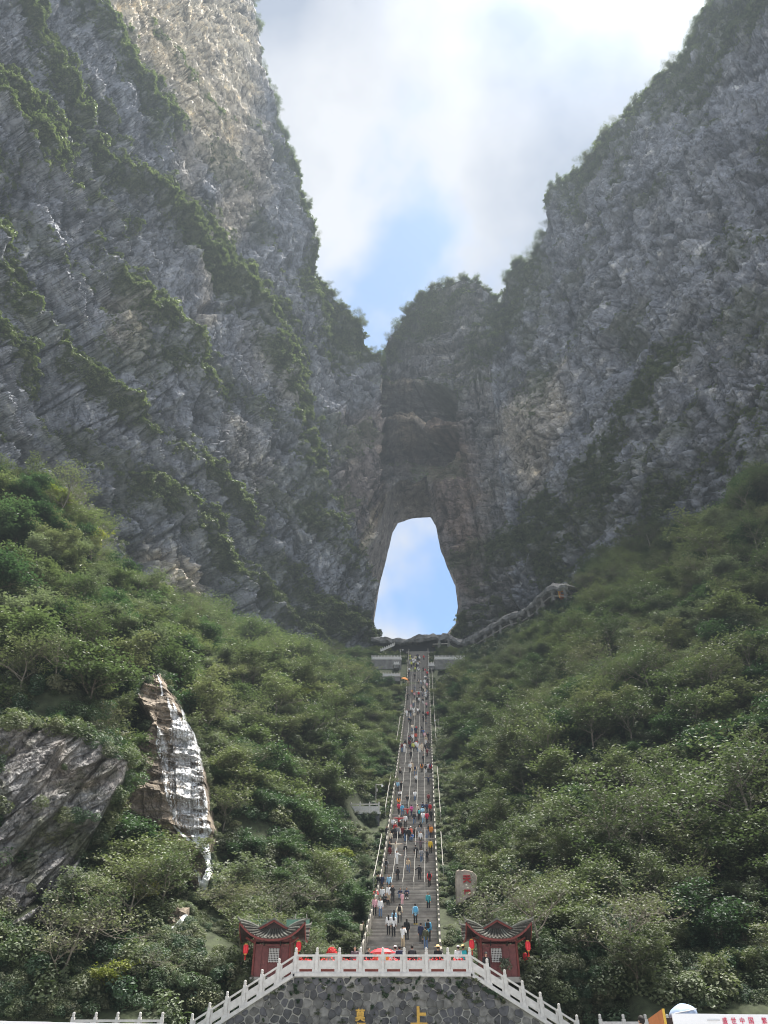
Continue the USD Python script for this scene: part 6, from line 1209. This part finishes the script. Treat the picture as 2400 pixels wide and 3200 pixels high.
def figure(pose):
    """joints in metres, facing -y, feet on z = 0"""
    J = dict(hip=(0, 0, .90), chest=(0, .01, 1.30), neck=(0, .01, 1.43), head=(0, -.015, 1.57))
    for s, k in ((-1, 'l'), (1, 'r')):
        J |= {k + 'hip': (s * .085, 0, .88), k + 'knee': (s * .095, -.02, .48), k + 'ank': (s * .1, .02, .09), k + 'sho': (s * .175, .015, 1.36), k + 'elb': (s * .235, .03, 1.09), k + 'wri': (s * .225, -.06, .86)}
    if pose == 'climb': J |= {'lknee': (-.1, -.22, .66), 'lank': (-.1, -.17, .26), 'rknee': (.095, .0, .48), 'rank': (.1, .12, .09), 'lwri': (-.2, -.25, 1.0), 'relb': (.24, .1, 1.1), 'rwri': (.22, .1, .86), 'chest': (0, -.06, 1.29), 'neck': (0, -.08, 1.42), 'head': (0, -.12, 1.55), 'lsho': (-.175, -.06, 1.35), 'rsho': (.175, -.05, 1.35)}
    if pose == 'armsout': J |= {'lelb': (-.43, .0, 1.36), 'lwri': (-.67, -.02, 1.4), 'relb': (.43, .0, 1.36), 'rwri': (.67, -.02, 1.4)}
    if pose == 'photo': J |= {'lelb': (-.24, -.14, 1.16), 'lwri': (-.09, -.28, 1.42), 'relb': (.24, -.14, 1.16), 'rwri': (.09, -.28, 1.42)}
    if pose == 'reach': J |= {'relb': (.36, .0, 1.2), 'rwri': (.56, -.05, 1.16)}
    if pose == 'sit':
        J = {k: (v[0], v[1] + .1, v[2] - .52) for k, v in J.items()}
        for s, k in ((-1, 'l'), (1, 'r')): J |= {k + 'hip': (s * .09, .1, .37), k + 'knee': (s * .13, -.3, .46), k + 'ank': (s * .13, -.34, .09), k + 'elb': (s * .26, .02, .58), k + 'wri': (s * .12, -.24, .56)}
    J = {k: np.array(v, float) for k, v in J.items()}
    up = (J['neck'] - J['hip']); up /= np.linalg.norm(up)
    hd = J['head']
    body = bone(J['hip'], .115, J['chest'], .11) + bone(J['neck'] - [0, 0, .05], .055, hd - [0, 0, .05], .05) + ball(hd, .1, (.82, .98, 1.2)) + ball(hd + [0, -.095, -.015], .022, (.7, 1, 1.3)) + bone(J['lsho'], .05, J['rsho'], .05)
    for s, k in ((-1, 'l'), (1, 'r')):
        body = body + bone(J[k + 'hip'], .085, J[k + 'knee'], .055) + bone(J[k + 'knee'], .055, J[k + 'ank'], .038) + bone(J[k + 'ank'] - [0, 0, .03], .04, J[k + 'ank'] + [0, -.14, -.055], .032) + bone(J[k + 'sho'], .05, J[k + 'elb'], .038) + bone(J[k + 'elb'], .038, J[k + 'wri'], .026) + ball(hd + [s * .085, .01, -.01], .026, (.5, .8, 1.2))
    bm = soft_mesh(body, .055, 4)
    hands = m3.Manifold()
    for s, k in ((-1, 'l'), (1, 'r')): hands = hands + hand(J[k + 'wri'], J[k + 'wri'] - J[k + 'elb'], s)
    hm = hands.to_mesh(); body_mesh = cat([bm, trimesh.Trimesh(hm.vert_properties[:, :3], hm.tri_verts, process=False)])
    eyes = cat([trimesh.creation.icosphere(1, .013).apply_translation(hd + [s * .034, -.088, .012]) for s in (-1, 1)] + [box(.045, .012, .01).apply_translation(hd + [0, -.088, -.062])])
    tp = m3.Manifold.batch_hull([ball(J['chest'] + [0, 0, .0], .125, (1.2, .9, 1)), ball(J['hip'] + [0, 0, .02], .135, (1.15, .92, 1)), ball(J['lsho'] + [.03, 0, -.01], .06), ball(J['rsho'] + [-.03, 0, -.01], .06)])
    if pose != 'sit': tp = tp + bone(J['hip'] + [0, 0, -.08], .14, J['hip'], .135)
    for k in 'lr': tp = tp + bone(J[k + 'sho'], .068, J[k + 'elb'], .058) + bone(J[k + 'elb'], .056, J[k + 'wri'] - (J[k + 'wri'] - J[k + 'elb']) * .06, .043)
    tr = bone(J['lhip'] + [.02, 0, .04], .11, J['rhip'] + [-.02, 0, .04], .11)
    for k in 'lr': tr = tr + bone(J[k + 'hip'], .1, J[k + 'knee'], .07) + bone(J[k + 'knee'], .07, J[k + 'ank'] + [0, 0, .02], .06)
    sh = m3.Manifold()
    for k in 'lr': sh = sh + bone(J[k + 'ank'] + [0, .02, -.03], .056, J[k + 'ank'] + [0, -.15, -.05], .042)
    hr = (ball(hd + [0, .012, .02], .112, (.88, 1.0, 1.12)) - m3.Manifold.cube([.3, .2, .22], True).translate([float(v) for v in hd + [0, -.16, -.06]])) - m3.Manifold.cube([.3, .4, .2], True).translate([float(v) for v in hd + [0, 0, -.18]])
    lh = hr + m3.Manifold.batch_hull([ball(hd + [0, .06, 0], .08), ball(J['chest'] + [0, .12, -.08], .07, (1.3, .5, 1))])
    P_ = {'body': body_mesh, 'jacket': soft_mesh(tp, .07), 'trousers': soft_mesh(tr, .08), 'shoes': soft_mesh(sh, .09, 2), 'hair': soft_mesh(hr, .07, 3), 'long_hair': soft_mesh(lh, .08, 3), 'face': eyes}
    P_['backpack'] = soft_mesh(m3.Manifold.batch_hull([ball(J['chest'] + [x, .17, z_], .07) for x in (-.09, .09) for z_ in (.06, -.26)]), .09, 2)
    P_['cap'] = soft_mesh(ball(hd + [0, .0, .045], .118, (.9, 1.0, .85)) - m3.Manifold.cube([.4, .4, .2], True).translate([float(v) for v in hd + [0, 0, -.06]]) + m3.Manifold.batch_hull([ball(hd + [x, -.1, .05], .012) for x in (-.06, .06)] + [ball(hd + [x, -.18, .035], .01) for x in (-.04, .04)]), .06, 1)
    P_['straw_hat'] = lathe([(0, .15), (.08, .14), (.105, .05), (.22, .03), (.225, .02), (.1, .035), (0, .04)], 16).apply_translation(hd + [0, 0, .03])
    sk = [ball(J['hip'] + [0, 0, .02], .13)]
    P_['skirt'] = lathe([(0, .4), (.27, .38), (.2, .75), (.14, .98), (0, .99)], 14)
    return P_
POSES = {k: figure(k) for k in ('stand', 'climb', 'armsout', 'photo', 'reach', 'sit')}
for k, P_ in POSES.items():
    for nm_, m_ in P_.items(): usdkit.mesh(stage, f'/World/plant_kinds/figure_{k}_{nm_}', m_, smooth=True)
COL = {'black': (.012, .012, .014), 'dark': (.03, .03, .034), 'navy': (.014, .022, .06), 'white': (.72, .72, .72), 'cream': (.62, .54, .42), 'grey': (.20, .20, .21), 'red': (.45, .02, .025), 'crimson': (.42, .012, .05), 'maroon': (.14, .018, .02), 'orange': (.62, .22, .03), 'coral': (.70, .12, .07),
       'yellow': (.66, .46, .03), 'pink': (.66, .36, .40), 'lightblue': (.28, .50, .66), 'skyblue': (.09, .36, .58), 'blue': (.03, .09, .25), 'jeans': (.09, .15, .26), 'teal': (.05, .30, .33), 'olive': (.07, .075, .04), 'brown': (.12, .075, .05), 'purple': (.12, .085, .10), 'magenta': (.36, .03, .22), 'beige': (.46, .36, .24), 'turquoise': (.03, .42, .46),
       'lime': (.52, .56, .12), 'skin': (.50, .30, .21), 'hairblack': (.012, .010, .009), 'straw': (.56, .40, .18), 'grass': (.05, .12, .03)}
for k, c in COL.items(): plain('cloth_' + k, c, .75, .1, 12)
def bind(p, m): UsdShade.MaterialBindingAPI.Apply(p).Bind(LOOK['cloth_' + m])
def person(loc, face, pose, top, legs, label, shoes='dark', hair='hair', extra=(), sc=1.0, group=None):
    t = thing('person', loc, rz=face, sc=sc, label=label, cat='person', group=group); root = t.GetPath()
    parts = [('body', 'body', 'skin'), ('jacket', 'jacket', top), ('trousers', 'trousers', legs), ('shoes', 'shoes', shoes), ('hair', hair, 'hairblack'), ('face', 'face', 'hairblack')] + [(e, e, c) for e, c in extra]
    for nm_, src, m_ in parts:
        q_ = stage.DefinePrim(f'{root}/{nm_}', 'Mesh'); q_.GetReferences().AddInternalReference(f'/World/plant_kinds/figure_{pose}_{src}'); bind(q_, m_)
    return t
zstep = lambda y: 3.7 if y <= yi[0] else float(zi[min(int(np.searchsorted(yi, y, 'right')) - 1, nst)] + (rise if y < 229 else 0))
def on_stairs(px, py):
    y = y_at_row(py); x = fx(px, py, y)[0]; return np.array([x, y + .1, zstep(y + .1) - .01])
WORDS = {'dark': 'dark grey', 'lightblue': 'light blue', 'skyblue': 'sky blue', 'jeans': 'blue denim', 'lime': 'yellow green', 'hairblack': 'black'}
def wd_(c): return WORDS.get(c, c)
c5 = lambda x, y: (1050 + .3014 * x, 2400 + .3014 * y)
c6 = lambda x, y: (1150 + .2261 * x, 1950 + .2261 * y)
F, B = 0, 180
NEAR = [  # close-up position of the feet, facing, pose, top, legs, what singles the person out, extras
    (400, 1552, F, 'stand', 'pink', 'black', 'in pink jacket and black trousers by the left railing, beside one in white', 'long_hair', (), {}),
    (460, 1562, F, 'stand', 'white', 'jeans', 'in white top and blue jeans beside the pink jacket', 'long_hair', (), {}),
    (410, 1390, F, 'sit', 'red', 'jeans', 'in red top sitting against the left railing', 'hair', (), {}),
    (480, 1430, F, 'stand', 'white', 'black', 'in white jacket standing behind the pink jacket', 'long_hair', (), {}),
    (518, 1450, 60, 'sit', 'black', 'black', 'in black crouching right of the white jacket', 'hair', (), {}),
    (545, 1418, 30, 'stand', 'white', 'beige', 'in white top and beige trousers near the left railing', 'long_hair', (), {}),
    (590, 1418, F, 'photo', 'dark', 'dark', 'in dark grey looking at a phone, right of the beige trousers', 'hair', (), {}),
    (438, 1300, F, 'photo', 'black', 'black', 'in black at the left railing, first above the red sitter', 'hair', (), {}),
    (476, 1300, F, 'stand', 'navy', 'dark', 'in navy coat beside the black coat at the left railing', 'hair', (), {}),
    (550, 1300, F, 'stand', 'lightblue', 'black', 'in pale blue top at the foot of the lowest handrails', 'long_hair', (), {}),
    (668, 1375, F, 'sit', 'navy', 'jeans', 'in navy sitting on the lowest landing, left one of two', 'hair', (), {}),
    (735, 1378, F, 'sit', 'navy', 'dark', 'in navy sitting on the lowest landing, right one of two', 'hair', (), {'shoes': 'white'}),
    (688, 1432, F, 'stand', 'pink', 'pink', 'small child in pink before the two seated people', 'long_hair', (), {'sc': .66, 'shoes': 'white'}),
    (826, 1642, B, 'stand', 'lightblue', 'black', 'in light blue jacket, black trousers and yellow shoes climbing alone', 'hair', (('backpack', 'skyblue'),), {'shoes': 'yellow'}),
    (545, 1752, B, 'stand', 'white', 'black', 'in white top with long black hair, left of a group of three', 'long_hair', (), {}),
    (604, 1690, B, 'stand', 'lightblue', 'white', 'in light blue with long hair, uppermost of a group of three', 'long_hair', (), {}),
    (598, 1772, B, 'stand', 'white', 'black', 'in white top and black trousers, lowest of a group of three', 'long_hair', (), {}),
    (737, 1800, B, 'stand', 'black', 'black', 'in black with long hair standing behind the white hooded jacket', 'long_hair', (), {}),
    (695, 1880, 160, 'photo', 'white', 'beige', 'in white hooded jacket in the middle of the lowest steps', 'hair', (), {}),
    (884, 1835, B, 'stand', 'navy', 'dark', 'in navy jacket, left of three men at the bottom right', 'hair', (), {}),
    (964, 1830, 150, 'stand', 'skyblue', 'black', 'in blue shirt with black bag, right of three men', 'hair', (('backpack', 'black'),), {}),
    (935, 1900, B, 'stand', 'olive', 'jeans', 'in olive jacket and jeans, nearest of three men', 'hair', (), {}),
    (275, 1835, 140, 'stand', 'olive', 'black', 'in dark olive with white bag at the bottom of the left railing', 'hair', (('backpack', 'cream'),), {}),
    (866, 1118, B, 'reach', 'black', 'black', 'in black with backpack reaching right for a handrail', 'hair', (('backpack', 'dark'),), {}),
    (942, 970, B, 'climb', 'black', 'black', 'in black climbing right of the grey puffer jacket', 'hair', (), {}),
    (888, 958, B, 'climb', 'grey', 'jeans', 'in grey puffer jacket and jeans climbing below the purple coat', 'hair', (), {'shoes': 'white'}),
    (880, 870, B, 'armsout', 'purple', 'dark', 'in purple grey coat with spread arms on the railed flight', 'hair', (), {}),
    (829, 930, B, 'climb', 'black', 'black', 'in black climbing left of the purple coat', 'hair', (), {}),
    (982, 882, B, 'stand', 'yellow', 'black', 'in yellow jacket and black trousers by the right railing', 'hair', (), {}),
    (720, 905, B, 'climb', 'black', 'grey', 'in black jacket and grey trousers on the railed flight', 'hair', (('backpack', 'black'),), {'shoes': 'white'}),
    (632, 980, F, 'reach', 'white', 'white', 'all in white reaching for the left handrail', 'long_hair', (), {}),
    (622, 900, F, 'armsout', 'cream', 'white', 'in cream with spread arms just above the white clothes', 'long_hair', (), {}),
    (558, 886, F, 'stand', 'dark', 'maroon', 'in dark top and maroon skirt beside the left railing', 'long_hair', (('skirt', 'maroon'),), {'shoes': 'white'}),
    (566, 800, F, 'stand', 'cream', 'dark', 'in cream top with long hair above the maroon skirt', 'long_hair', (), {}),
    (878, 800, F, 'stand', 'white', 'dark', 'in white shirt between the handrails above the purple coat', 'hair', (), {}),
    (869, 730, F, 'stand', 'grey', 'white', 'in pale grey on the edge of the second landing', 'hair', (), {}),
    (990, 746, F, 'stand', 'orange', 'black', 'in orange jacket and black trousers by the right railing', 'hair', (), {}),
    (936, 678, F, 'stand', 'grey', 'jeans', 'in grey top and light jeans on the second landing', 'long_hair', (), {'shoes': 'white'}),
    (970, 655, F, 'stand', 'dark', 'jeans', 'in dark slate coat on the second landing, behind the orange jacket', 'hair', (), {}),
    (525, 730, F, 'photo', 'black', 'black', 'in black at the left edge of the second landing', 'hair', (), {}),
    (585, 690, 20, 'photo', 'black', 'black', 'in black taking a photo in the crowd on the second landing', 'hair', (), {}),
    (617, 725, 200, 'stand', 'dark', 'black', 'in dark grey at the front left of the crowd on the second landing', 'hair', (), {}),
    (640, 725, F, 'stand', 'grey', 'dark', 'in grey at the front of the crowd on the second landing', 'hair', (), {}),
    (615, 650, F, 'stand', 'red', 'black', 'in red top in the crowd at the left of the second landing', 'hair', (('cap', 'white'),), {}),
    (660, 700, 30, 'stand', 'white', 'black', 'in white jacket in the crowd on the second landing', 'long_hair', (), {}),
    (690, 715, F, 'photo', 'maroon', 'black', 'in maroon top holding up a phone on the second landing', 'hair', (), {'shoes': 'white'}),
    (717, 765, 220, 'stand', 'black', 'jeans', 'in black top and blue jeans beside the second handrail', 'hair', (), {}),
    (757, 768, 200, 'stand', 'black', 'black', 'tall, in black, in front of the coral jacket', 'hair', (), {'shoes': 'white'}),
    (785, 765, F, 'sit', 'blue', 'jeans', 'in blue sitting at the top of the third handrail', 'hair', (), {}),
    (775, 680, F, 'stand', 'coral', 'black', 'in bright coral jacket in the middle of the second landing', 'hair', (('cap', 'white'),), {}),
    (822, 695, B, 'stand', 'black', 'black', 'in black right of the coral jacket', 'hair', (), {'shoes': 'white'}),
    (876, 642, B, 'stand', 'black', 'dark', 'in black with long hair above the pale grey clothes', 'long_hair', (), {}),
    (665, 625, F, 'stand', 'black', 'black', 'in black coat with red scarf at the back of the landing crowd', 'hair', (('cap', 'white'),), {}),
    (655, 590, F, 'armsout', 'red', 'black', 'in red with spread arms at the back of the landing crowd', 'hair', (('cap', 'white'),), {}),
    (720, 582, B, 'stand', 'white', 'black', 'in white top and black trousers above the landing crowd', 'hair', (), {}),
    (590, 605, F, 'reach', 'white', 'dark', 'in white beside the left railing above the landing crowd', 'long_hair', (), {}),
    (652, 492, B, 'climb', 'crimson', 'black', 'in crimson jacket, leftmost of the row starting the second railed flight', 'hair', (), {}),
    (688, 505, B, 'climb', 'skyblue', 'jeans', 'in sky blue jacket, second from left in the row on the stairs', 'hair', (('backpack', 'skyblue'),), {}),
    (743, 525, B, 'armsout', 'red', 'dark', 'in red jacket with spread arms in the row on the stairs', 'hair', (), {}),
    (785, 500, B, 'climb', 'magenta', 'navy', 'in magenta jacket in the row on the stairs', 'hair', (), {}),
    (812, 560, B, 'climb', 'black', 'jeans', 'in black with white lettered back in the row on the stairs', 'hair', (), {}),
    (862, 535, B, 'climb', 'black', 'black', 'with turquoise backpack in the row on the stairs', 'hair', (('backpack', 'turquoise'),), {}),
    (848, 510, F, 'stand', 'cream', 'white', 'in cream with pale hat in the row on the stairs', 'hair', (('cap', 'cream'),), {}),
    (905, 555, B, 'climb', 'white', 'lightblue', 'in white top and light blue trousers in the row on the stairs', 'hair', (), {}),
    (900, 520, B, 'climb', 'lightblue', 'grey', 'in light blue hood in the row on the stairs', 'hair', (('cap', 'skyblue'),), {}),
    (946, 562, B, 'climb', 'crimson', 'black', 'in crimson padded coat right in the row on the stairs', 'hair', (), {}),
    (985, 545, B, 'stand', 'black', 'black', 'in black by the right railing beside the crimson coat', 'hair', (), {}),
    (978, 470, B, 'stand', 'red', 'dark', 'in red by the right railing above the row on the stairs', 'hair', (('cap', 'white'),), {}),
    (943, 480, B, 'climb', 'navy', 'dark', 'in navy right in the row, left of the red jacket', 'hair', (), {}),
    (902, 416, B, 'climb', 'navy', 'black', 'in navy climbing alone on the second railed flight', 'hair', (), {'shoes': 'white'}),
    (663, 272, F, 'sit', 'white', 'black', 'in white crouching by the left railing on the second railed flight', 'long_hair', (), {}),
    (640, 215, F, 'stand', 'lightblue', 'dark', 'in pale blue standing behind the white croucher', 'long_hair', (), {}),
    (678, 225, F, 'stand', 'black', 'black', 'in black standing behind the white croucher', 'hair', (), {}),
    (960, 168, F, 'armsout', 'navy', 'black', 'in navy with both arms spread near the right railing', 'hair', (), {}),
    (831, 152, F, 'climb', 'white', 'black', 'in white top and black trousers climbing between middle handrails', 'hair', (), {}),
]
for cx_, cy_, fc, ps, tp, lg, lab in [(640, 1120, B, 'climb', 'dark', 'black', 'in dark grey climbing in the second lane of the lowest railed flight'), (750, 1050, F, 'climb', 'beige', 'jeans', 'in beige coming down the middle lane of the lowest railed flight'), (970, 1180, B, 'climb', 'red', 'black', 'in red at the right edge of the lowest railed flight'), (520, 1060, B, 'climb', 'grey', 'dark', 'in grey at the left edge of the lowest railed flight'),
    (820, 300, B, 'climb', 'white', 'jeans', 'in white in the middle of the second railed flight'), (740, 350, F, 'climb', 'black', 'grey', 'in black coming down the second railed flight, middle'), (650, 370, B, 'climb', 'orange', 'black', 'in orange at the left of the second railed flight'), (960, 330, B, 'climb', 'maroon', 'black', 'in maroon at the right of the second railed flight'), (660, 1620, B, 'climb', 'cream', 'dark', 'in cream alone in the middle of the lowest steps'), (960, 1480, F, 'stand', 'teal', 'black', 'in teal at the right of the lowest steps')]:
    NEAR.append((cx_, cy_, fc, ps, tp, lg, lab, 'long_hair' if cx_ % 20 else 'hair', (('backpack', 'black'),) if cy_ > 1000 else (), {}))
for cx_, cy_, fc, ps, tp, lg, lab, hr, ex, kw in NEAR:
    px_, py_ = c5(cx_, cy_); q_ = on_stairs(px_, py_)
    person(q_, fc + rng.normal(0, 10), ps, tp, lg, ('' if lab.startswith('small child') else 'person ') + lab, hair=hr, extra=ex, **{'sc': rng.uniform(.94, 1.04), **kw})
# on the terrace, heads and shoulders above the balustrade
t2 = lambda x, y: (1100 + .422 * x, 2750 + .422 * y)
for hx, hy, d_, fc, ps, tp, lab, hr, ex, sc_ in [
    (22, 490, 58.5, F, 'stand', 'purple', 'person in dull purple at the left end of the terrace crowd', 'hair', (), .8), (125, 492, 59.5, 30, 'stand', 'dark', 'person with black hair sitting low left of the red umbrella', 'hair', (), .8), (185, 500, 60, F, 'stand', 'coral', 'person whose face shows just behind the red umbrella', 'hair', (), .78),
    (275, 425, 59.5, 170, 'stand', 'yellow', 'person in yellow vest with orange sleeves behind the red umbrella', 'hair', (('backpack', 'orange'),), .95), (298, 455, 59, B, 'stand', 'white', 'person in white next to the yellow vest', 'hair', (), .9), (320, 482, 58, B, 'stand', 'white', 'person in white cap behind the right end of the red umbrella', 'hair', (('cap', 'white'),), .85),
    (352, 490, 57.5, B, 'stand', 'navy', 'person with navy backpack behind the third panel right of the middle', 'hair', (('backpack', 'navy'),), .85), (444, 455, 57.5, B, 'stand', 'black', 'man in black with backpack right of the navy backpack', 'hair', (('backpack', 'dark'),), 1.0), (635, 488, 57.5, B, 'stand', 'black', 'person in wide straw hat and black top behind the balustrade', 'hair', (('straw_hat', 'straw'),), .85),
    (785, 488, 57.5, B, 'stand', 'white', 'person in white top and white cap near the right pavilion', 'hair', (('cap', 'white'),), .85), (822, 486, 57.5, 150, 'stand', 'turquoise', 'person in turquoise top and straw hat near the right pavilion', 'hair', (('straw_hat', 'straw'),), .85), (843, 448, 58.5, F, 'stand', 'grey', 'person with orange cap beside the left column of the right pavilion', 'hair', (('cap', 'orange'),), .95)]:
    px_, py_ = t2(hx, hy); p = fx(px_, py_, d_); h_top = 1.66 * sc_; zf = ZT if p[2] - h_top < ZT + .25 else p[2] - h_top
    s_ = (p[2] - ZT) / 1.66 if abs((p[2] - ZT) / 1.66 - sc_) < .35 else sc_
    person((p[0], d_, ZT), fc, ps, tp, 'dark', lab, hair=hr, extra=ex, sc=float(np.clip(s_, .6, 1.1)))
p = fx(*t2(990, 545), 55.6); person((p[0], 55.6, p[2] - 1.6), 20, 'stand', 'black', 'black', 'person in black cap on the right side stair behind the sloping balustrade', extra=(('cap', 'black'),))
p = fx(2003, 3178, 25.0); person((p[0], 25.0, p[2] - 1.66), 200, 'reach', 'black', 'dark', 'person with black hair and black shirt at the bottom edge left of the wooden sign', hair='hair')
MID = """445,2090,dark,black,sit,F|585,2062,white,black,stand,F|610,2055,beige,beige,stand,F|655,2105,beige,jeans,climb,B|745,2062,orange,dark,climb,B|800,2075,black,white,climb,B|835,2065,white,black,stand,B|866,2070,red,dark,stand,B|595,1848,black,dark,climb,B|820,1828,maroon,black,reach,F|768,1895,dark,dark,stand,F|470,1775,maroon,jeans,stand,F|505,1780,white,white,photo,F|515,1665,dark,dark,stand,B|625,1765,lime,black,stand,F|662,1748,white,black,climb,F|690,1770,white,jeans,stand,F|716,1778,cream,white,stand,F|748,1768,cream,cream,climb,F|592,1712,navy,black,stand,B|790,1708,black,dark,climb,B|825,1738,dark,navy,stand,B|842,1700,dark,dark,stand,B|575,1665,maroon,black,stand,B|640,1668,white,blue,climb,B|668,1665,coral,black,stand,B|580,1602,black,black,climb,B|616,1598,white,black,stand,F|662,1575,coral,dark,stand,B|803,1620,beige,white,stand,F|768,1538,blue,dark,reach,B|668,1495,black,dark,climb,B|585,1388,black,dark,climb,F|802,1385,dark,grey,sit,F|768,1355,black,black,climb,B|802,1325,black,dark,stand,B|535,1285,white,white,stand,F|826,1265,red,black,climb,B|765,1265,black,black,climb,B|712,1280,dark,black,climb,B|690,1218,white,dark,climb,B|556,1195,purple,black,sit,F|595,1165,pink,white,stand,F|630,1200,white,white,climb,B|708,1090,white,dark,climb,F|760,1100,dark,white,climb,F|680,1078,black,black,stand,B|702,1018,red,dark,stand,F|796,998,white,grey,stand,F|755,985,grey,navy,stand,B|705,965,white,black,armsout,F|606,948,orange,dark,climb,F|735,908,black,dark,reach,B|815,875,pink,beige,stand,F|578,802,navy,dark,sit,F|784,806,white,white,stand,F|793,738,white,navy,sit,F|820,710,red,dark,climb,B|647,735,black,black,stand,F|563,712,black,purple,stand,F|652,668,lime,black,stand,F|700,625,white,dark,climb,B|765,645,dark,black,climb,B|786,630,red,pink,stand,B|570,640,white,dark,stand,F""".split('|')
FAR_ = []
for tx in MID:
    a, b, c, d, e, f_ = tx.split(','); FAR_.append((float(a), float(b), c, d, e, F if f_ == 'F' else B))
ra = np.random.default_rng(77)
for i in range(34): FAR_.append((ra.uniform(580, 715), 385 + i * 6.2 + ra.normal(0, 4), str(ra.choice(['white', 'white', 'white', 'cream', 'grey', 'black', 'lime', 'navy'])), str(ra.choice(['dark', 'black', 'white', 'jeans'])), str(ra.choice(['stand', 'climb', 'stand'])), F if ra.random() < .6 else B))
for i in range(16): FAR_.append((ra.uniform(738, 815), 365 + i * 5 + ra.normal(0, 4), str(ra.choice(['navy', 'navy', 'black', 'blue', 'dark'])), str(ra.choice(['dark', 'black', 'navy'])), str(ra.choice(['stand', 'climb'])), B))
for i in range(18): FAR_.append((ra.uniform(582, 815), 345 + ra.uniform(0, 20), str(ra.choice(['white', 'white', 'red', 'cream', 'black', 'navy', 'grey'])), str(ra.choice(['dark', 'black', 'jeans'])), 'stand', F if ra.random() < .6 else B))
for i in range(26): FAR_.append((ra.uniform(545, 830), ra.uniform(690, 1700), str(ra.choice(['white', 'black', 'dark', 'navy', 'red', 'grey', 'pink', 'cream'])), str(ra.choice(['dark', 'black', 'jeans'])), str(ra.choice(['stand', 'climb', 'climb', 'reach'])), F if ra.random() < .45 else B))
FAR_ += [(772, 500, 'red', 'black', 'stand', F), (708, 540, 'cream', 'black', 'sit', F), (600, 560, 'lime', 'dark', 'stand', F), (586, 520, 'lime', 'dark', 'stand', F)]
def zone_of(cy):
    if cy > 1940: return 'above the crowded second flight'
    if cy > 1690: return 'on the busy upper landing'
    if cy > 1300: return 'beside the small right platform'
    if cy > 1050: return 'on the long fourth flight'
    if cy > 690: return 'near the orange umbrella'
    if cy > 480: return 'below the head of the stairs'
    return 'in the topmost crowd'
seen = {}
for cx_, cy_, tp, lg, ps, fc in FAR_:
    px_, py_ = c6(cx_, cy_); y_ = y_at_row(py_); q_ = on_stairs(px_, py_); off_ = q_[0] - float(xst(q_[1])); lane = 'left' if off_ < -1 else ('right' if off_ > 1 else 'middle')
    act = {'sit': 'sitting', 'climb': 'climbing' if fc == B else 'coming down', 'armsout': 'with spread arms', 'reach': 'reaching out an arm', 'photo': 'holding up a phone', 'stand': 'seen from behind' if fc == B else 'facing downhill'}[ps]
    lab = f'person in {wd_(tp)} and {wd_(lg)} {act} {zone_of(cy_)}, {lane}' if lane != 'middle' else f'person in {wd_(tp)} and {wd_(lg)} {act} {zone_of(cy_)}, middle'
    lab = lab.replace('person in white and white', 'person all in white').replace('person in black and black', 'person all in black')
    lab = lab.replace('on the long fourth flight', 'on the fourth flight')
    if len(lab.split()) > 16: lab = lab.replace('person in', 'person in').replace(' seen from behind', '').replace(' facing downhill', '')
    g_ = f'people {zone_of(cy_)} in {wd_(tp)} and {wd_(lg)}, {lane}, {act}'
    person(q_, fc + ra.normal(0, 15), ps, tp, lg, lab, hair='long_hair' if ra.random() < .4 else 'hair', extra=(('cap', 'white'),) if ra.random() < .12 else ((('backpack', str(ra.choice(['black', 'dark', 'red', 'navy']))),) if ra.random() < .2 else ()), sc=float(ra.uniform(1.02, 1.16)), group=g_)
# the big orange umbrella by the left railing near the top
q_ = on_stairs(*c6(530, 850)); t = thing('orange_umbrella', q_ + [-.4, -.4, 1.9], rz=20, label='large orange umbrella leaning over the left railing near the top of the stairs', cat='umbrella')
obj('umbrella_canopy', lathe([(0, .45), (.4, .38), (.9, .12), (1.15, -.1), (1.12, -.12), (.85, .06), (0, .4)], 8).apply_transform(trimesh.transformations.rotation_matrix(.5, (1, .3, 0))), 'cloth_orange', t); obj('shaft', tube([(0, 0, .4), (.1, .25, -1.3)], .03, 5), 'steel', t)
q_ = on_stairs(*c6(555, 855)); person(q_, F, 'reach', 'beige', 'brown', 'person holding the large orange umbrella by the left railing')
